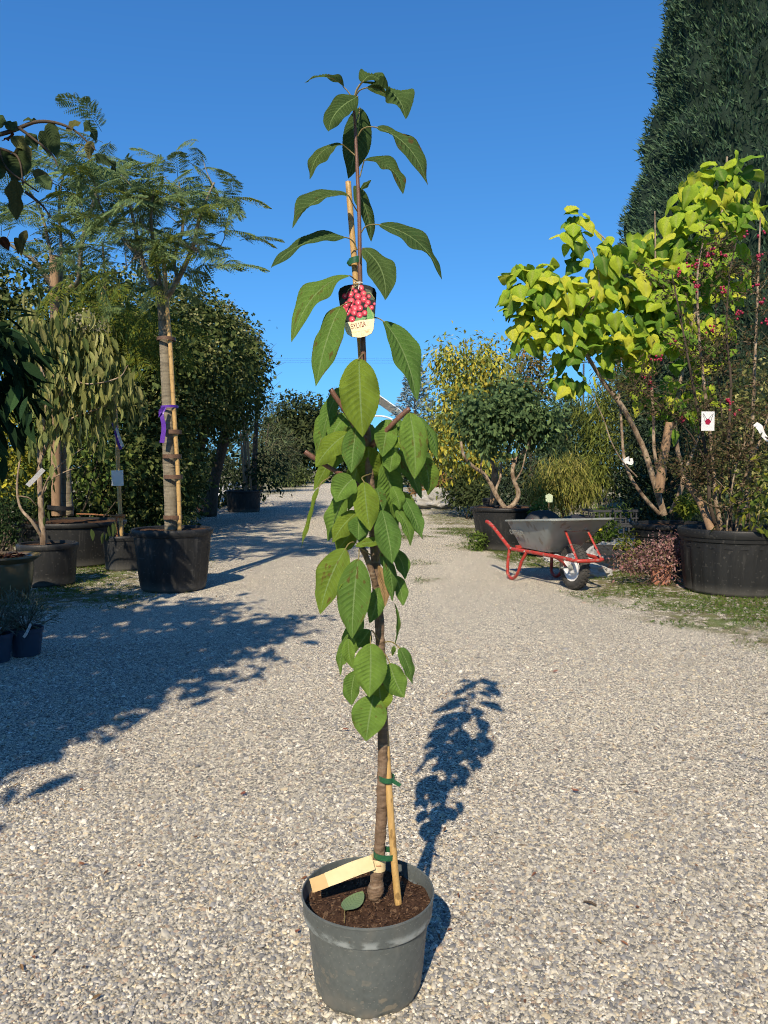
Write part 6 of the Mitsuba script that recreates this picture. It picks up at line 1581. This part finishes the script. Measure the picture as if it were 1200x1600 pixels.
bush('dark_undergrowth', 'dark leafy undergrowth in the shade behind the ivy trunks', 307, [(-5.6, 21, 0.8, 1.2, 0.8, 1.3), (-4.7, 22.5, 0.6, 0.7, 0.8, 0.9), (-7.0, 20, 1.2, 1.2, 0.8, 1.6), (-4.3, 24, 0.5, 0.6, 0.8, 0.7)], 420, 9, 0.18, 0.16, 0.09, [(0.035, 0.05, 0.025), (0.06, 0.08, 0.035)], cat='shrub')

gh = thing('white_canopy', 'small white sheet canopy on hoops seen behind the cherry leaves', 'canopy')
GY = 40.0
for s in (-1, 1):
    rp = [at(591, 617, GY), at(591 + s * 37, 643, GY)]
    q = np.array([rp[0], rp[1], rp[1] + [0, 6, 0], rp[0] + [0, 6, 0]])
    up_ = np.array([0, 0, 0.05])
    part(gh, 'roof_sheet', (np.vstack([q, q + up_]), np.array([[0, 1, 2, 3], [7, 6, 5, 4], [0, 4, 5, 1], [1, 5, 6, 2], [2, 6, 7, 3], [3, 7, 4, 0]])), 'white_mat')
    for Y_ in (GY, GY + 6):
        g_ = at(591 + s * 35, 643, GY)
        part(gh, 'post', tube([[g_[0], Y_, 0], [g_[0], Y_, g_[2] - 0.02]], 0.05, 8, 2), 'white_mat', smooth=True)
part(gh, 'hoop', tube([at(591 + 33 * math.cos(t), 672 - 22 * math.sin(t), GY - 0.05) for t in np.linspace(0, math.pi, 9)], 0.05, 8, 4), 'white_mat', smooth=True)
pw = thing('power_line', 'thin overhead wires crossing the sky beyond the cherry', 'wires')
for y in (562.5, 565.5, 569):
    a_, b_ = at(-600, y - 16, 90), at(1800, y - 12, 90)
    part(pw, 'wire', tube([a_, (a_ * 0.7 + b_ * 0.3) - [0, 0, 0.75], (a_ + b_) / 2 - [0, 0, 0.9], (a_ * 0.3 + b_ * 0.7) - [0, 0, 0.75], b_], 0.009, 4, 6), 'black_metal')
lp = thing('lamp_post', 'slim street lamp post with a two-armed head under the yellow leaves', 'lamp post')
LPc = at(912, 640, 42)
part(lp, 'post', tube([LPc * [1, 1, 0], at(912, 568, 42)], [0.07, 0.05], 10, 3), 'black_metal', smooth=True)
part(lp, 'arm', tube([at(903, 567, 42), at(912, 566, 42), at(923, 565, 42)], 0.03, 8, 3), 'black_metal', smooth=True)
for x in (903, 924):
    part(lp, 'head', box(0.32, 0.18, 0.09, at(x, 566.5, 42), 0.02), 'black_metal')

# ---------------------------------------------------------------- small litter on the gravel
for i, (x, y, ln, a, c, lab) in enumerate([(540, 1144, 0.028, 0.2, 'litter_mat', 'dry reddish leaf on the gravel left of the cherry leaves'), (380, 1245, 0.026, 1.2, 'litter_mat', 'dry brown leaf on the gravel in front of the tree shade'), (898, 1240, 0.026, 2.6, 'litter_mat', 'dry reddish leaf on the open gravel right of the shadow'),
                                          (868, 1052, 0.03, 0.5, 'litter_mat', 'dry leaf on the gravel beside the right-hand verge'), (697, 1036, 0.02, 0.1, 'dull_leaf_mat', 'tiny green leaf on the gravel above the cherry shadow'), (922, 1417, 0.03, 2.7, 'twig_mat', 'dark twig fragment on the gravel at the lower right'),
                                          (186, 1124, 0.04, 0.3, 'pebble_mat', 'flat pale pebble lying at the edge of the tree shade'), (465, 1462, 0.014, 0.9, 'litter_mat', 'tiny reddish leaf bit left of the grey pot')]):
    c0_ = gr(x, y) * [1, 1, 0] + [0, 0, 0.009]
    d_ = np.array([math.cos(a), math.sin(a), 0.08])
    if c == 'twig_mat':
        single('twig', tube([c0_ - d_ * 0.016, c0_ + [0, 0, 0.003], c0_ + d_ * 0.016], [0.0025, 0.0035, 0.002], 7, 4), 'dark_bark', lab, 'twig', smooth=True)
    elif c == 'pebble_mat':
        rock('pebble', lab, c0_ - [0, 0, 0.006], (0.022, 0.015, 0.012), 400, col=(0.42, 0.38, 0.30), sub=3, rough=0.2, cat='pebble')
    else:
        kk_ = thing('fallen_leaf', lab, 'leaf')
        flat_leaf(kk_, c0_ - d_ * ln / 2, c0_ + d_ * ln / 2, ln * 0.6, 0.003, i, c, 0.3)
mat('litter_mat', two(prin((0.22, 0.085, 0.05), 0.75)))
sap = thing('bare_sapling', 'thin bare sapling beside the drive, its twig shadows crossing the gravel at the right', 'sapling')
part(sap, 'trunk', tube([[1.75, 0.35, 0], [1.74, 0.37, 0.8], [1.72, 0.40, 1.5], [1.70, 0.42, 2.1]], [0.014, 0.012, 0.009, 0.004], 8, 5), 'dark_bark', smooth=True)
part(sap, 'twig', join([tube([[1.73, 0.39, 1.2], [1.35, 0.75, 1.35], [0.90, 1.10, 1.5]], [0.006, 0.005, 0.003], 6, 5), tube([[1.73, 0.39, 1.1], [1.2, 0.95, 1.18], [0.98, 1.22, 1.25], [0.72, 1.25, 1.33]], [0.005, 0.004, 0.0025, 0.002], 6, 5)]), 'dark_bark', smooth=True)

# unseen hedges and trees round the viewer, added to cut skylight and deepen shadows
for nm, lab, bl, cnt in (('tall_hedge', 'added tall dark hedge out of view on the left, cutting the sky light', [(-5.6, y, 2.1, 1.1, 1.5, 2.4) for y in (-5.5, -3.3, -1.1, 1.0)], 900),
                         ('tall_hedge', 'added tall dark hedge out of view on the right, cutting the sky light', [(5.4, y, 2.3, 1.1, 1.5, 2.6) for y in (-5.5, -3.3, -1.1, 1.0, 3.0)], 1000),
                         ('tree_row', 'added row of dark trees unseen behind the viewer, cutting the sky light', [(x, -11.5, 2.6, 2.0, 1.4, 3.2) for x in (-8, -5.2, -2.4, 0.4, 3.2, 6.0)], 1000)):
    bush(nm, lab, 330 + cnt, bl, cnt, 7, 0.22, 0.26, 0.17, [(0.05, 0.075, 0.03), (0.07, 0.095, 0.04)], cat='hedge' if nm == 'tall_hedge' else 'trees', stems=6, stem_r=0.08)
